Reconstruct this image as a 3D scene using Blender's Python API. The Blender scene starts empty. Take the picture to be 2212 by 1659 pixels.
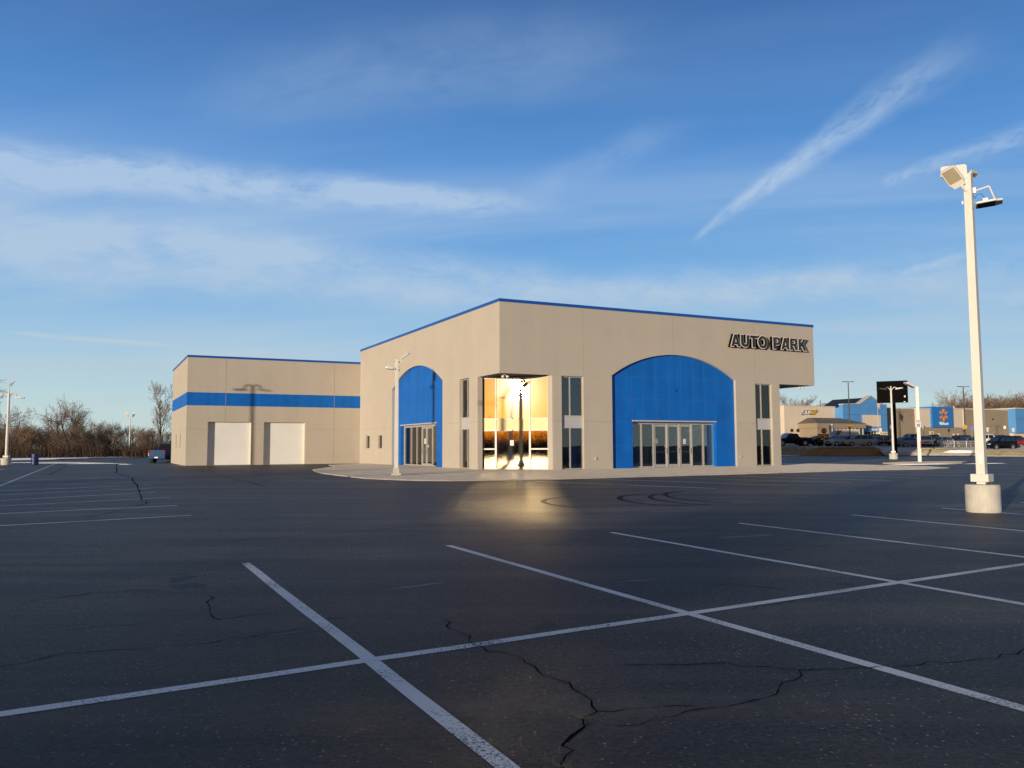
import bpy, bmesh, math, random
import numpy as np
from mathutils import Vector, Matrix
R_ = math.radians
rnd = random.Random(7)
sc = bpy.context.scene
col = sc.collection

# ------------------------------------------------------------------ camera
CAM_H, F_PX, PITCH, ROLL = 1.42, 826.54, 0.0757, -0.0041
cd = bpy.data.cameras.new('camera'); cam = bpy.data.objects.new('camera', cd); col.objects.link(cam)
cam.location = (0, 0, CAM_H)
fw = Vector((0, math.cos(PITCH), math.sin(PITCH))); up0 = Vector((0, -math.sin(PITCH), math.cos(PITCH))); rt0 = Vector((1, 0, 0))
rt = rt0 * math.cos(ROLL) + up0 * math.sin(ROLL)
up = up0 * math.cos(ROLL) - rt0 * math.sin(ROLL)
cam.matrix_world = Matrix(((rt.x, up.x, -fw.x, 0), (rt.y, up.y, -fw.y, 0), (rt.z, up.z, -fw.z, CAM_H), (0, 0, 0, 1)))
cd.sensor_fit = 'HORIZONTAL'; cd.sensor_width = 36; cd.lens = F_PX / 1024 * 36
cd.clip_end = 9000; cd.clip_start = 0.1
sc.camera = cam

# ------------------------------------------------------------------ light
SUN_ELEV = R_(3.95)
SUN_XY = Vector((-0.556, -0.831))                     # towards the sun, low behind and to the left
sun_vec = Vector((SUN_XY.x * math.cos(SUN_ELEV), SUN_XY.y * math.cos(SUN_ELEV), math.sin(SUN_ELEV)))
sd = bpy.data.lights.new('sun', 'SUN'); sd.energy = 3.7; sd.angle = R_(0.55); sd.color = (1.0, 0.85, 0.66); sd.cycles.use_multiple_importance_sampling = False
so = bpy.data.objects.new('sun', sd); col.objects.link(so)
so.rotation_euler = sun_vec.to_track_quat('Z', 'Y').to_euler(); so.location = sun_vec * 200

world = bpy.data.worlds.new('World'); sc.world = world; world.use_nodes = True
nt = world.node_tree; nt.nodes.clear()
N = nt.nodes.new; LK = nt.links.new
def val(x):
    return x
def mth(op, a, b=None, c=None, clamp=False):
    n = N('ShaderNodeMath'); n.operation = op; n.use_clamp = clamp
    for i, v in enumerate((a, b, c)):
        if v is None: continue
        if isinstance(v, (int, float)): n.inputs[i].default_value = v
        else: LK(v, n.inputs[i])
    return n.outputs[0]
def dot(vec, k):
    n = N('ShaderNodeVectorMath'); n.operation = 'DOT_PRODUCT'; LK(vec, n.inputs[0]); n.inputs[1].default_value = k; return n.outputs['Value']
def comb(x, y, z=0.0):
    n = N('ShaderNodeCombineXYZ')
    for i, v in enumerate((x, y, z)):
        if isinstance(v, (int, float)): n.inputs[i].default_value = v
        else: LK(v, n.inputs[i])
    return n.outputs[0]
def noise(vec, scale, detail=5, rough=0.55, dist=0.0):
    n = N('ShaderNodeTexNoise'); LK(vec, n.inputs['Vector']); n.inputs['Scale'].default_value = scale
    n.inputs['Detail'].default_value = detail; n.inputs['Roughness'].default_value = rough; n.inputs['Distortion'].default_value = dist
    return n.outputs[0]
def smooth(x, a, b):
    n = N('ShaderNodeMapRange'); n.interpolation_type = 'SMOOTHSTEP'; LK(x, n.inputs[0])
    n.inputs[1].default_value = a; n.inputs[2].default_value = b; n.inputs[3].default_value = 0; n.inputs[4].default_value = 1; n.clamp = True
    return n.outputs[0]
def mixc(f, a, b, mode='MIX'):
    n = N('ShaderNodeMix'); n.data_type = 'RGBA'; n.blend_type = mode
    if isinstance(f, (int, float)): n.inputs[0].default_value = f
    else: LK(f, n.inputs[0])
    for i, v in ((6, a), (7, b)):
        if isinstance(v, tuple): n.inputs[i].default_value = v + (1,) if len(v) == 3 else v
        else: LK(v, n.inputs[i])
    return n.outputs[2]
tc = N('ShaderNodeTexCoord'); D = tc.outputs['Generated']
sky = N('ShaderNodeTexSky'); sky.sky_type = 'NISHITA'; sky.sun_disc = False
sky.sun_elevation = SUN_ELEV; sky.sun_rotation = math.atan2(SUN_XY.x, SUN_XY.y)
sky.air_density = 1.0; sky.dust_density = 1.6; sky.ozone_density = 1.6; sky.altitude = 200
sepz = N('ShaderNodeSeparateXYZ'); LK(D, sepz.inputs[0]); dz = sepz.outputs[2]
sunward = mth('MULTIPLY_ADD', dot(D, tuple(sun_vec)), 0.5, 0.5)      # 0 opposite the sun, 1 towards it
# clear-air colour by height over the horizon on the side away from the sun
ramp = N('ShaderNodeValToRGB'); LK(dz, ramp.inputs[0])
SKY = [(0.0, (0.60, 0.69, 0.65)), (0.05, (0.52, 0.68, 0.70)), (0.12, (0.36, 0.57, 0.76)), (0.20, (0.20, 0.435, 0.76)), (0.32, (0.085, 0.280, 0.66)), (0.50, (0.032, 0.125, 0.37)), (0.66, (0.10, 0.17, 0.40)), (0.92, (0.20, 0.25, 0.37))]
el = ramp.color_ramp.elements
el[0].position = SKY[0][0]; el[0].color = SKY[0][1] + (1,)
el[1].position = SKY[-1][0]; el[1].color = SKY[-1][1] + (1,)
for p_, c_ in SKY[1:-1]:
    e_ = el.new(p_); e_.color = c_ + (1,)
nish = N('ShaderNodeVectorMath'); nish.operation = 'SCALE'; LK(sky.outputs[0], nish.inputs[0]); nish.inputs['Scale'].default_value = 0.05
sunset = mixc(1.0, nish.outputs[0], (0.92, 0.68, 0.42), 'MULTIPLY')
clear = mixc(smooth(sunward, 0.38, 0.80), ramp.outputs[0], mixc(smooth(sunward, 0.7, 0.97), nish.outputs[0], sunset))
# high thin cloud: a flat layer seen in perspective
inv = mth('DIVIDE', 1.0, mth('ADD', mth('MAXIMUM', dz, 0.0), 0.06))
px_ = mth('MULTIPLY', sepz.outputs[0], inv); py_ = mth('MULTIPLY', sepz.outputs[1], inv)
ca, sa = math.cos(R_(-14)), math.sin(R_(-14))
lu = mth('ADD', mth('MULTIPLY', px_, ca), mth('MULTIPLY', py_, sa)); lv = mth('SUBTRACT', mth('MULTIPLY', py_, ca), mth('MULTIPLY', px_, sa))
veil = noise(comb(mth('MULTIPLY', lu, 0.16), mth('MULTIPLY', lv, 0.62), 3.1), 1.0, 7, 0.55, 0.35)
veil2 = noise(comb(mth('MULTIPLY', lu, 0.10), mth('MULTIPLY', lv, 0.30), 9.0), 1.0, 3, 0.5)
vm = mth('MULTIPLY', smooth(veil, 0.42, 0.70), smooth(veil2, 0.33, 0.58))
vm = mth('MULTIPLY', vm, smooth(dz, 0.015, 0.09))
vm = mth('MULTIPLY', vm, mth('SUBTRACT', 1.0, mth('MULTIPLY', smooth(dz, 0.19, 0.36), 0.85)))
acc = mth('MULTIPLY', vm, 0.95)
def vray(X, Y):                                        # sky direction for a point of the view (2212-wide picture)
    a, b = (X - 1106) / 1785.4, (829.5 - Y) / 1785.4
    return (rt * a + up * b + fw).normalized()
def streak(p0, p1, w0, w1, amt, curve=0.0, fin=0.08, fout=0.25, nscale=26, gap=0.0, seed=0.0):
    global acc
    d1, d2 = vray(*p0), vray(*p1)
    t = (d2 - d1 * d2.dot(d1)).normalized(); n = d1.cross(t)
    smax = d2.dot(t) / d2.dot(d1)
    k = mth('DIVIDE', 1.0, mth('MAXIMUM', dot(D, tuple(d1)), 0.05))
    s = mth('DIVIDE', mth('MULTIPLY', dot(D, tuple(t)), k), smax)
    w = mth('MULTIPLY', dot(D, tuple(n)), k)
    s0 = mth('MAXIMUM', s, 0.0)
    w = mth('SUBTRACT', w, mth('MULTIPLY', mth('MULTIPLY', s, mth('SUBTRACT', 1.0, s)), curve))
    wob = noise(comb(mth('MULTIPLY', s, smax * nscale * 0.5), mth('MULTIPLY', w, nscale * 0.3), seed), 1.0, 3)
    wid = mth('MULTIPLY_ADD', s0, (w1 - w0) / 1785.4, w0 / 1785.4)
    w = mth('ADD', w, mth('MULTIPLY', mth('SUBTRACT', wob, 0.5), mth('MULTIPLY', wid, 1.1)))
    fall = mth('SUBTRACT', 1.0, smooth(mth('DIVIDE', mth('ABSOLUTE', w), wid), 0.0, 1.0))
    tex = noise(comb(mth('MULTIPLY', s, smax * nscale), mth('MULTIPLY', w, nscale * 2.6), seed + 4), 1.0, 6, 0.65, 0.3)
    m = mth('MULTIPLY', fall, smooth(tex, 0.20 + gap, 0.70 + gap))
    m = mth('MULTIPLY', m, mth('MULTIPLY', smooth(s, 0.0, fin), mth('SUBTRACT', 1.0, smooth(s, 1.0 - fout, 1.0))))
    m = mth('MULTIPLY', m, mth('GREATER_THAN', dot(D, tuple(d1)), 0.1))
    acc = mth('ADD', acc, mth('MULTIPLY', m, amt))
streak((1490, 526), (2190, 40), 9, 80, 0.72, -0.03, 0.05, 0.5, 17, 0.0, 1.0)
streak((1895, 400), (2330, 250), 16, 40, 0.6, 0.0, 0.1, 0.2, 24, 0.04, 2.0)
streak((1925, 594), (2120, 545), 9, 18, 0.6, 0.0, 0.3, 0.4, 30, 0.0, 3.0)
streak((-160, 338), (1260, 452), 66, 44, 0.9, 0.012, 0.1, 0.35, 12, 0.0, 4.0)
streak((-200, 470), (1500, 640), 85, 80, 0.75, 0.03, 0.1, 0.4, 7, 0.0, 5.0)
streak((-300, 560), (1300, 660), 55, 60, 0.55, 0.02, 0.05, 0.4, 7, 0.0, 15.0)
streak((1050, 640), (2500, 640), 55, 80, 0.65, 0.0, 0.3, 0.1, 8, 0.02, 16.0)
streak((300, 250), (1500, 60), 110, 150, 0.22, 0.0, 0.3, 0.4, 5, 0.02, 17.0)
streak((-200, 800), (800, 770), 34, 34, 0.5, 0.0, 0.2, 0.3, 8, 0.0, 18.0)
streak((0, 716), (420, 752), 7, 8, 0.8, 0.0, 0.15, 0.3, 12, -0.1, 6.0)
streak((500, 690), (2400, 560), 75, 80, 0.5, 0.0, 0.3, 0.2, 8, 0.0, 7.0)
streak((1100, 420), (1560, 250), 50, 60, 0.22, 0.0, 0.3, 0.4, 9, 0.02, 8.0)
streak((1750, 778), (2400, 800), 12, 14, -0.30, 0.0, 0.2, 0.2, 9, 0.0, 9.0)
acc = mth('MINIMUM', mth('MAXIMUM', acc, -0.3), 0.85)
cloudcol = mixc(smooth(dz, 0.05, 0.3), (0.50, 0.61, 0.69), (0.45, 0.60, 0.79))
cloudcol = mixc(smooth(sunward, 0.5, 0.9), cloudcol, (1.15, 0.80, 0.45))
skyc = mixc(mth('MAXIMUM', acc, 0.0), clear, cloudcol)
skyc = mixc(mth('MAXIMUM', mth('MULTIPLY', acc, -1.0), 0.0), skyc, (0.25, 0.42, 0.58))
bg = N('ShaderNodeBackground'); LK(skyc, bg.inputs[0]); bg.inputs[1].default_value = 0.86
wo = N('ShaderNodeOutputWorld'); LK(bg.outputs[0], wo.inputs[0])
sc.view_settings.view_transform = 'Standard'; sc.view_settings.look = 'None'; sc.view_settings.exposure = 0.2; sc.view_settings.gamma = 1
sc.cycles.use_denoising = True; sc.cycles.denoising_prefilter = 'NONE'; sc.cycles.max_bounces = 10; sc.cycles.diffuse_bounces = 3; sc.cycles.glossy_bounces = 4
sc.cycles.transparent_max_bounces = 12; sc.cycles.caustics_reflective = True; sc.cycles.blur_glossy = 0.0
sc.cycles.sample_clamp_indirect = 12.0
sc.cycles.use_guiding = True; sc.cycles.use_surface_guiding = True; sc.cycles.use_volume_guiding = False; sc.cycles.guiding_training_samples = 64; sc.cycles.surface_guiding_probability = 0.6

# ------------------------------------------------------------------ helpers
class JB:
    def __init__(s): s.l = []
    def box(s, *a): s.l.append(a); return s
    def build(s, name, m, parent):
        for a in s.l: MB().box(*a).build(name, m, parent)
class MB:
    def __init__(s): s.v = []; s.f = []
    def add(s, vs, fs):
        o = len(s.v); s.v.extend([tuple(v) for v in vs]); s.f.extend([tuple(i + o for i in f) for f in fs]); return s
    def box(s, x0, y0, z0, x1, y1, z1):
        return s.add([(x0, y0, z0), (x1, y0, z0), (x1, y1, z0), (x0, y1, z0), (x0, y0, z1), (x1, y0, z1), (x1, y1, z1), (x0, y1, z1)],
                     [(0, 3, 2, 1), (4, 5, 6, 7), (0, 1, 5, 4), (1, 2, 6, 5), (2, 3, 7, 6), (3, 0, 4, 7)])
    def obox(s, c, ax, ay, az):                        # oriented box: centre and three half-axis vectors
        c, ax, ay, az = map(Vector, (c, ax, ay, az)); vs = []
        for k in (-1, 1):
            for i, j in ((-1, -1), (1, -1), (1, 1), (-1, 1)): vs.append(c + ax * i + ay * j + az * k)
        return s.add(vs, [(0, 3, 2, 1), (4, 5, 6, 7), (0, 1, 5, 4), (1, 2, 6, 5), (2, 3, 7, 6), (3, 0, 4, 7)])
    def tube(s, p0, p1, r0, r1=None, n=8, cap=True):
        r1 = r0 if r1 is None else r1; p0, p1 = Vector(p0), Vector(p1); d = (p1 - p0).normalized()
        a = d.orthogonal().normalized(); b = d.cross(a); vs = []
        for p, r in ((p0, r0), (p1, r1)):
            for i in range(n):
                t = 2 * math.pi * i / n; vs.append(p + (a * math.cos(t) + b * math.sin(t)) * r)
        fs = [(i, (i + 1) % n, n + (i + 1) % n, n + i) for i in range(n)]
        if cap: fs += [tuple(range(n))[::-1], tuple(range(n, 2 * n))]
        return s.add(vs, fs)
    def path(s, pts, r, n=6):
        for a, b in zip(pts, pts[1:]): s.tube(a, b, r, r, n)
        return s
    def lathe(s, prof, n=24, c=(0, 0)):
        vs = []; m = len(prof)
        for i in range(n):
            t = 2 * math.pi * i / n
            for r, z in prof: vs.append((c[0] + r * math.cos(t), c[1] + r * math.sin(t), z))
        fs = []
        for i in range(n):
            j = (i + 1) % n
            for k in range(m - 1): fs.append((i * m + k, j * m + k, j * m + k + 1, i * m + k + 1))
        fs.append(tuple(i * m for i in range(n))[::-1]); fs.append(tuple(i * m + m - 1 for i in range(n)))
        return s.add(vs, fs)
    def loft(s, rings, cap=True):
        n = len(rings[0]); vs = [p for r in rings for p in r]; fs = []
        for k in range(len(rings) - 1):
            for i in range(n):
                j = (i + 1) % n; fs.append((k * n + i, k * n + j, (k + 1) * n + j, (k + 1) * n + i))
        if cap: fs += [tuple(range(n))[::-1], tuple(range((len(rings) - 1) * n, len(rings) * n))]
        return s.add(vs, fs)
    def build(s, name, mat, parent=None, smooth_=False, bevel=0.0):
        me = bpy.data.meshes.new(name); me.from_pydata(s.v, [], s.f); me.update()
        if mat: me.materials.append(mat)
        b = bmesh.new(); b.from_mesh(me); bmesh.ops.recalc_face_normals(b, faces=b.faces)
        if bevel: bmesh.ops.bevel(b, geom=b.edges[:], offset=bevel, segments=2, affect='EDGES', profile=0.5)
        b.to_mesh(me); b.free()
        if smooth_:
            for p in me.polygons: p.use_smooth = True
        o = bpy.data.objects.new(name, me); col.objects.link(o)
        if parent: o.parent = parent
        return o
def raw(name, vs, fs, mat, parent=None):
    me = bpy.data.meshes.new(name); me.from_pydata(vs, [], fs); me.update()
    if mat: me.materials.append(mat)
    o = bpy.data.objects.new(name, me); col.objects.link(o)
    if parent: o.parent = parent
    return o
def tag(o, label=None, cat=None, group=None, kind=None):
    if label: o['label'] = label
    if cat: o['category'] = cat
    if group: o['group'] = group
    if kind: o['kind'] = kind
    return o
def empty(name, loc=(0, 0, 0), rz=0.0):
    o = bpy.data.objects.new(name, None); col.objects.link(o); o.location = loc; o.rotation_euler = (0, 0, rz); o.empty_display_size = 0.3
    return o
def copy_tree(o, parent=None):
    c = o.copy(); col.objects.link(c)
    if parent: c.parent = parent
    for ch in list(o.children): copy_tree(ch, c)
    return c
def curve_mesh(loops, depth, offset=0.0):              # flat shape with holes, extruded; returns (verts, faces), front at z=0, back at z=-depth
    cu = bpy.data.curves.new('tmp', 'CURVE'); cu.dimensions = '2D'; cu.fill_mode = 'BOTH'; cu.extrude = depth / 2; cu.offset = offset
    for lp in loops:
        sp = cu.splines.new('POLY'); sp.points.add(len(lp) - 1); sp.use_cyclic_u = True
        for p, q in zip(sp.points, lp): p.co = (q[0], q[1], 0, 1)
    o = bpy.data.objects.new('tmp', cu); col.objects.link(o)
    dg = bpy.context.evaluated_depsgraph_get(); me = o.evaluated_get(dg).to_mesh()
    vs = [(v.co.x, v.co.y, v.co.z - depth / 2) for v in me.vertices]; fs = [tuple(p.vertices) for p in me.polygons]
    o.evaluated_get(dg).to_mesh_clear(); bpy.data.objects.remove(o); bpy.data.curves.remove(cu)
    return vs, fs
def text_mesh(s, size, depth, offset=0.0, shear=0.0):
    cu = bpy.data.curves.new('tmp', 'FONT'); cu.body = s; cu.size = size; cu.extrude = depth / 2; cu.offset = offset; cu.shear = shear
    o = bpy.data.objects.new('tmp', cu); col.objects.link(o)
    dg = bpy.context.evaluated_depsgraph_get(); me = o.evaluated_get(dg).to_mesh()
    vs = [(v.co.x, v.co.y, v.co.z - depth / 2) for v in me.vertices]; fs = [tuple(p.vertices) for p in me.polygons]
    o.evaluated_get(dg).to_mesh_clear(); bpy.data.objects.remove(o); bpy.data.curves.remove(cu)
    return vs, fs
# maps of a flat shape (a, b, depth) on to the faces of a building's own frame (x along the front, y back, z up)
def on_front(y=0.0): return lambda v: (v[0], y - v[2], v[1])
def on_side(x=0.0): return lambda v: (x - v[2], v[0], v[1])
def plate(name, loops, depth, fmap, mat, parent, offset=0.0):
    vs, fs = curve_mesh(loops, depth, offset)
    return MB().add([fmap(v) for v in vs], fs).build(name, mat, parent)
def wrap_fit(vs, x0, x1, z0, z1):                      # scale letters to a rectangle
    a = np.array(vs); mn = a.min(0); mx = a.max(0)
    a[:, 0] = x0 + (a[:, 0] - mn[0]) / (mx[0] - mn[0]) * (x1 - x0); a[:, 1] = z0 + (a[:, 1] - mn[1]) / (mx[1] - mn[1]) * (z1 - z0)
    return [tuple(q) for q in a]

# ------------------------------------------------------------------ materials
def mat(name, c, rough=0.6, metal=0.0, var=0.08, vscale=3.0, bump=0.0, bscale=60.0, spec=0.5, coat=0.0, fine=0.0, dr=0.0, streak=0.0):
    m = bpy.data.materials.new(name); m.use_nodes = True; t = m.node_tree; b = t.nodes['Principled BSDF']
    b.inputs['Roughness'].default_value = rough; b.inputs['Metallic'].default_value = metal
    b.inputs['Specular IOR Level'].default_value = spec; b.inputs['Coat Weight'].default_value = coat; b.inputs['Coat Roughness'].default_value = 0.08; b.inputs['Diffuse Roughness'].default_value = dr
    co = t.nodes.new('ShaderNodeTexCoord')
    n = t.nodes.new('ShaderNodeTexNoise'); n.inputs['Scale'].default_value = vscale; n.inputs['Detail'].default_value = 6
    t.links.new(co.outputs['Object'], n.inputs['Vector'])
    r = t.nodes.new('ShaderNodeValToRGB'); t.links.new(n.outputs[0], r.inputs[0])
    r.color_ramp.elements[0].position = 0.3; r.color_ramp.elements[1].position = 0.7
    r.color_ramp.elements[0].color = tuple(x * (1 - var) for x in c) + (1,); r.color_ramp.elements[1].color = tuple(min(1, x * (1 + var)) for x in c) + (1,)
    out = r.outputs[0]
    if fine:
        n2 = t.nodes.new('ShaderNodeTexNoise'); n2.inputs['Scale'].default_value = bscale * 0.7; n2.inputs['Detail'].default_value = 2
        t.links.new(co.outputs['Object'], n2.inputs['Vector'])
        mp = t.nodes.new('ShaderNodeMapRange'); mp.inputs[1].default_value = 0.3; mp.inputs[2].default_value = 0.7; mp.inputs[3].default_value = 1 - fine; mp.inputs[4].default_value = 1 + fine
        t.links.new(n2.outputs[0], mp.inputs[0])
        mx = t.nodes.new('ShaderNodeVectorMath'); mx.operation = 'SCALE'; t.links.new(out, mx.inputs[0]); t.links.new(mp.outputs[0], mx.inputs['Scale']); out = mx.outputs[0]
    if streak:                                          # rain runs: tall thin stains
        mp_ = t.nodes.new('ShaderNodeMapping'); mp_.inputs['Scale'].default_value = (2.2, 2.2, 0.16); t.links.new(co.outputs['Object'], mp_.inputs['Vector'])
        n3 = t.nodes.new('ShaderNodeTexNoise'); n3.inputs['Scale'].default_value = 1.0; n3.inputs['Detail'].default_value = 5; t.links.new(mp_.outputs[0], n3.inputs['Vector'])
        m3 = t.nodes.new('ShaderNodeMapRange'); m3.inputs[1].default_value = 0.35; m3.inputs[2].default_value = 0.7; m3.inputs[3].default_value = 1 + streak; m3.inputs[4].default_value = 1 - streak; t.links.new(n3.outputs[0], m3.inputs[0])
        x3 = t.nodes.new('ShaderNodeVectorMath'); x3.operation = 'SCALE'; t.links.new(out, x3.inputs[0]); t.links.new(m3.outputs[0], x3.inputs['Scale']); out = x3.outputs[0]
    t.links.new(out, b.inputs['Base Color'])
    if bump:
        nb = t.nodes.new('ShaderNodeTexNoise'); nb.inputs['Scale'].default_value = bscale; nb.inputs['Detail'].default_value = 3
        t.links.new(co.outputs['Object'], nb.inputs['Vector'])
        bp = t.nodes.new('ShaderNodeBump'); bp.inputs['Strength'].default_value = bump; bp.inputs['Distance'].default_value = 0.02
        t.links.new(nb.outputs[0], bp.inputs['Height']); t.links.new(bp.outputs[0], b.inputs['Normal'])
    return m
def glass(name, refl, tint, haze=0.0, hrough=0.12, tail=0.0, sharp=0.0, gcol=(1, 1, 1)):   # a coated pane: part mirror, part see-through
    m = bpy.data.materials.new(name); m.use_nodes = True; t = m.node_tree; t.nodes.clear(); Nn = t.nodes.new
    g = Nn('ShaderNodeBsdfGlossy'); g.inputs['Roughness'].default_value = sharp; g.inputs['Color'].default_value = gcol + (1,)
    co = Nn('ShaderNodeTexCoord'); n = Nn('ShaderNodeTexNoise'); n.inputs['Scale'].default_value = 0.9; n.inputs['Detail'].default_value = 1
    t.links.new(co.outputs['Object'], n.inputs['Vector'])
    bp = Nn('ShaderNodeBump'); bp.inputs['Strength'].default_value = 0.10; bp.inputs['Distance'].default_value = 0.012; t.links.new(n.outputs[0], bp.inputs['Height'])
    t.links.new(bp.outputs[0], g.inputs['Normal'])
    last = g.outputs[0]
    if haze:
        g2 = Nn('ShaderNodeBsdfGlossy'); g2.distribution = 'BECKMANN'; g2.inputs['Roughness'].default_value = hrough; g2.inputs['Color'].default_value = (1.0, 0.80, 0.46, 1)
        mx = Nn('ShaderNodeMixShader'); mx.inputs[0].default_value = haze; t.links.new(last, mx.inputs[1]); t.links.new(g2.outputs[0], mx.inputs[2]); last = mx.outputs[0]
        g3 = Nn('ShaderNodeBsdfGlossy'); g3.inputs['Roughness'].default_value = 0.13; g3.inputs['Color'].default_value = gcol + (1,)
        m3 = Nn('ShaderNodeMixShader'); m3.inputs[0].default_value = tail; t.links.new(last, m3.inputs[1]); t.links.new(g3.outputs[0], m3.inputs[2]); last = m3.outputs[0]
    tr = Nn('ShaderNodeBsdfTransparent'); tr.inputs[0].default_value = tint + (1,)
    lw = Nn('ShaderNodeFresnel'); lw.inputs[0].default_value = 1.5
    ad = Nn('ShaderNodeMath'); ad.operation = 'MULTIPLY_ADD'; t.links.new(lw.outputs[0], ad.inputs[0]); ad.inputs[1].default_value = 1 - refl; ad.inputs[2].default_value = refl; ad.use_clamp = True
    mm = Nn('ShaderNodeMixShader'); t.links.new(ad.outputs[0], mm.inputs[0]); t.links.new(tr.outputs[0], mm.inputs[1]); t.links.new(last, mm.inputs[2])
    o = Nn('ShaderNodeOutputMaterial'); t.links.new(mm.outputs[0], o.inputs[0])
    return m
def asphalt_mat(name, base, patchy=0.35):
    m = bpy.data.materials.new(name); m.use_nodes = True; t = m.node_tree; b = t.nodes['Principled BSDF']; Nn = t.nodes.new; l = t.links.new
    co = Nn('ShaderNodeTexCoord'); P = co.outputs['Object']
    def nz(scale, det=4, ro=0.55, vec=P):
        n = Nn('ShaderNodeTexNoise'); n.inputs['Scale'].default_value = scale; n.inputs['Detail'].default_value = det; n.inputs['Roughness'].default_value = ro; l(vec, n.inputs['Vector']); return n.outputs[0]
    def mr(x, a, b_, c, d):
        n = Nn('ShaderNodeMapRange'); l(x, n.inputs[0]); n.inputs[1].default_value = a; n.inputs[2].default_value = b_; n.inputs[3].default_value = c; n.inputs[4].default_value = d; return n.outputs[0]
    def mul(a, b_):
        n = Nn('ShaderNodeMath'); n.operation = 'MULTIPLY'; l(a, n.inputs[0]); l(b_, n.inputs[1]); return n.outputs[0]
    big = mr(nz(0.16, 5), 0.3, 0.7, 1 - patchy, 1 + patchy)
    mid = mr(nz(1.3, 6, 0.65), 0.3, 0.7, 0.82, 1.2)
    grain = mul(mr(nz(85, 2, 0.7), 0.3, 0.7, 0.5, 1.5), mr(nz(30, 3, 0.8), 0.37, 0.63, 0.18, 2.1))
    k = mul(mul(big, mid), grain)
    sc_ = Nn('ShaderNodeVectorMath'); sc_.operation = 'SCALE'; sc_.inputs[0].default_value = base; l(k, sc_.inputs['Scale'])
    # worn bright chips of stone in the surface
    vo = Nn('ShaderNodeTexVoronoi'); vo.inputs['Scale'].default_value = 27; l(P, vo.inputs['Vector'])
    chip = mr(vo.outputs['Distance'], 0.12, 0.26, 1.0, 0.0)
    sel = Nn('ShaderNodeSeparateColor'); l(vo.outputs['Color'], sel.inputs[0])
    chip = mul(chip, mr(sel.outputs[0], 0.66, 0.80, 0.0, 1.0)); chip = mul(chip, mr(nz(0.7, 3), 0.35, 0.65, 0.2, 1.0))
    mx = Nn('ShaderNodeMix'); mx.data_type = 'RGBA'; l(chip, mx.inputs[0]); l(sc_.outputs[0], mx.inputs[6]); mx.inputs[7].default_value = (0.40, 0.375, 0.33, 1)
    # dry grey salt bloom in drawn-out patches, also painting in the sun dapples
    mp = Nn('ShaderNodeMapping'); mp.inputs['Rotation'].default_value = (0, 0, R_(-27)); mp.inputs['Scale'].default_value = (0.10, 0.75, 1); l(P, mp.inputs['Vector'])
    salt_dapples = mul(mr(nz(1.0, 6, 0.62, mp.outputs[0]), 0.46, 0.72, 0.0, 0.85), mr(nz(7, 4), 0.3, 0.7, 0.35, 1.0))
    mx2 = Nn('ShaderNodeMix'); mx2.data_type = 'RGBA'; l(salt_dapples, mx2.inputs[0]); l(mx.outputs[2], mx2.inputs[6]); mx2.inputs[7].default_value = (0.115, 0.103, 0.09, 1)
    l(mx2.outputs[2], b.inputs['Base Color'])
    b.inputs['Roughness'].default_value = 0.50; b.inputs['Specular IOR Level'].default_value = 0.10; b.inputs['Diffuse Roughness'].default_value = 1.0
    bn = Nn('ShaderNodeBump'); bn.inputs['Strength'].default_value = 0.8; bn.inputs['Distance'].default_value = 0.016; l(nz(20, 6, 0.8), bn.inputs['Height']); l(bn.outputs[0], b.inputs['Normal'])
    return m
def paint_mat(name, c, under, wear=0.5):
    m = bpy.data.materials.new(name); m.use_nodes = True; t = m.node_tree; b = t.nodes['Principled BSDF']; Nn = t.nodes.new; l = t.links.new
    co = Nn('ShaderNodeTexCoord'); a = Nn('ShaderNodeTexNoise'); a.inputs['Scale'].default_value = 45; a.inputs['Detail'].default_value = 5; a.inputs['Roughness'].default_value = 0.75; l(co.outputs['Object'], a.inputs['Vector'])
    w = Nn('ShaderNodeTexNoise'); w.inputs['Scale'].default_value = 1.4; w.inputs['Detail'].default_value = 4; l(co.outputs['Object'], w.inputs['Vector'])
    ad = Nn('ShaderNodeMath'); ad.operation = 'MULTIPLY_ADD'; l(w.outputs[0], ad.inputs[0]); ad.inputs[1].default_value = 0.45; l(a.outputs[0], ad.inputs[2])
    mr = Nn('ShaderNodeMapRange'); l(ad.outputs[0], mr.inputs[0]); mr.inputs[1].default_value = wear + 0.07; mr.inputs[2].default_value = wear + 0.19
    mx = Nn('ShaderNodeMix'); mx.data_type = 'RGBA'; l(mr.outputs[0], mx.inputs[0]); mx.inputs[6].default_value = under + (1,); mx.inputs[7].default_value = c + (1,); l(mx.outputs[2], b.inputs['Base Color'])
    b.inputs['Roughness'].default_value = 0.75; b.inputs['Specular IOR Level'].default_value = 0.3
    bn = Nn('ShaderNodeBump'); bn.inputs['Strength'].default_value = 0.5; bn.inputs['Distance'].default_value = 0.01; l(a.outputs[0], bn.inputs['Height']); l(bn.outputs[0], b.inputs['Normal'])
    return m
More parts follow.
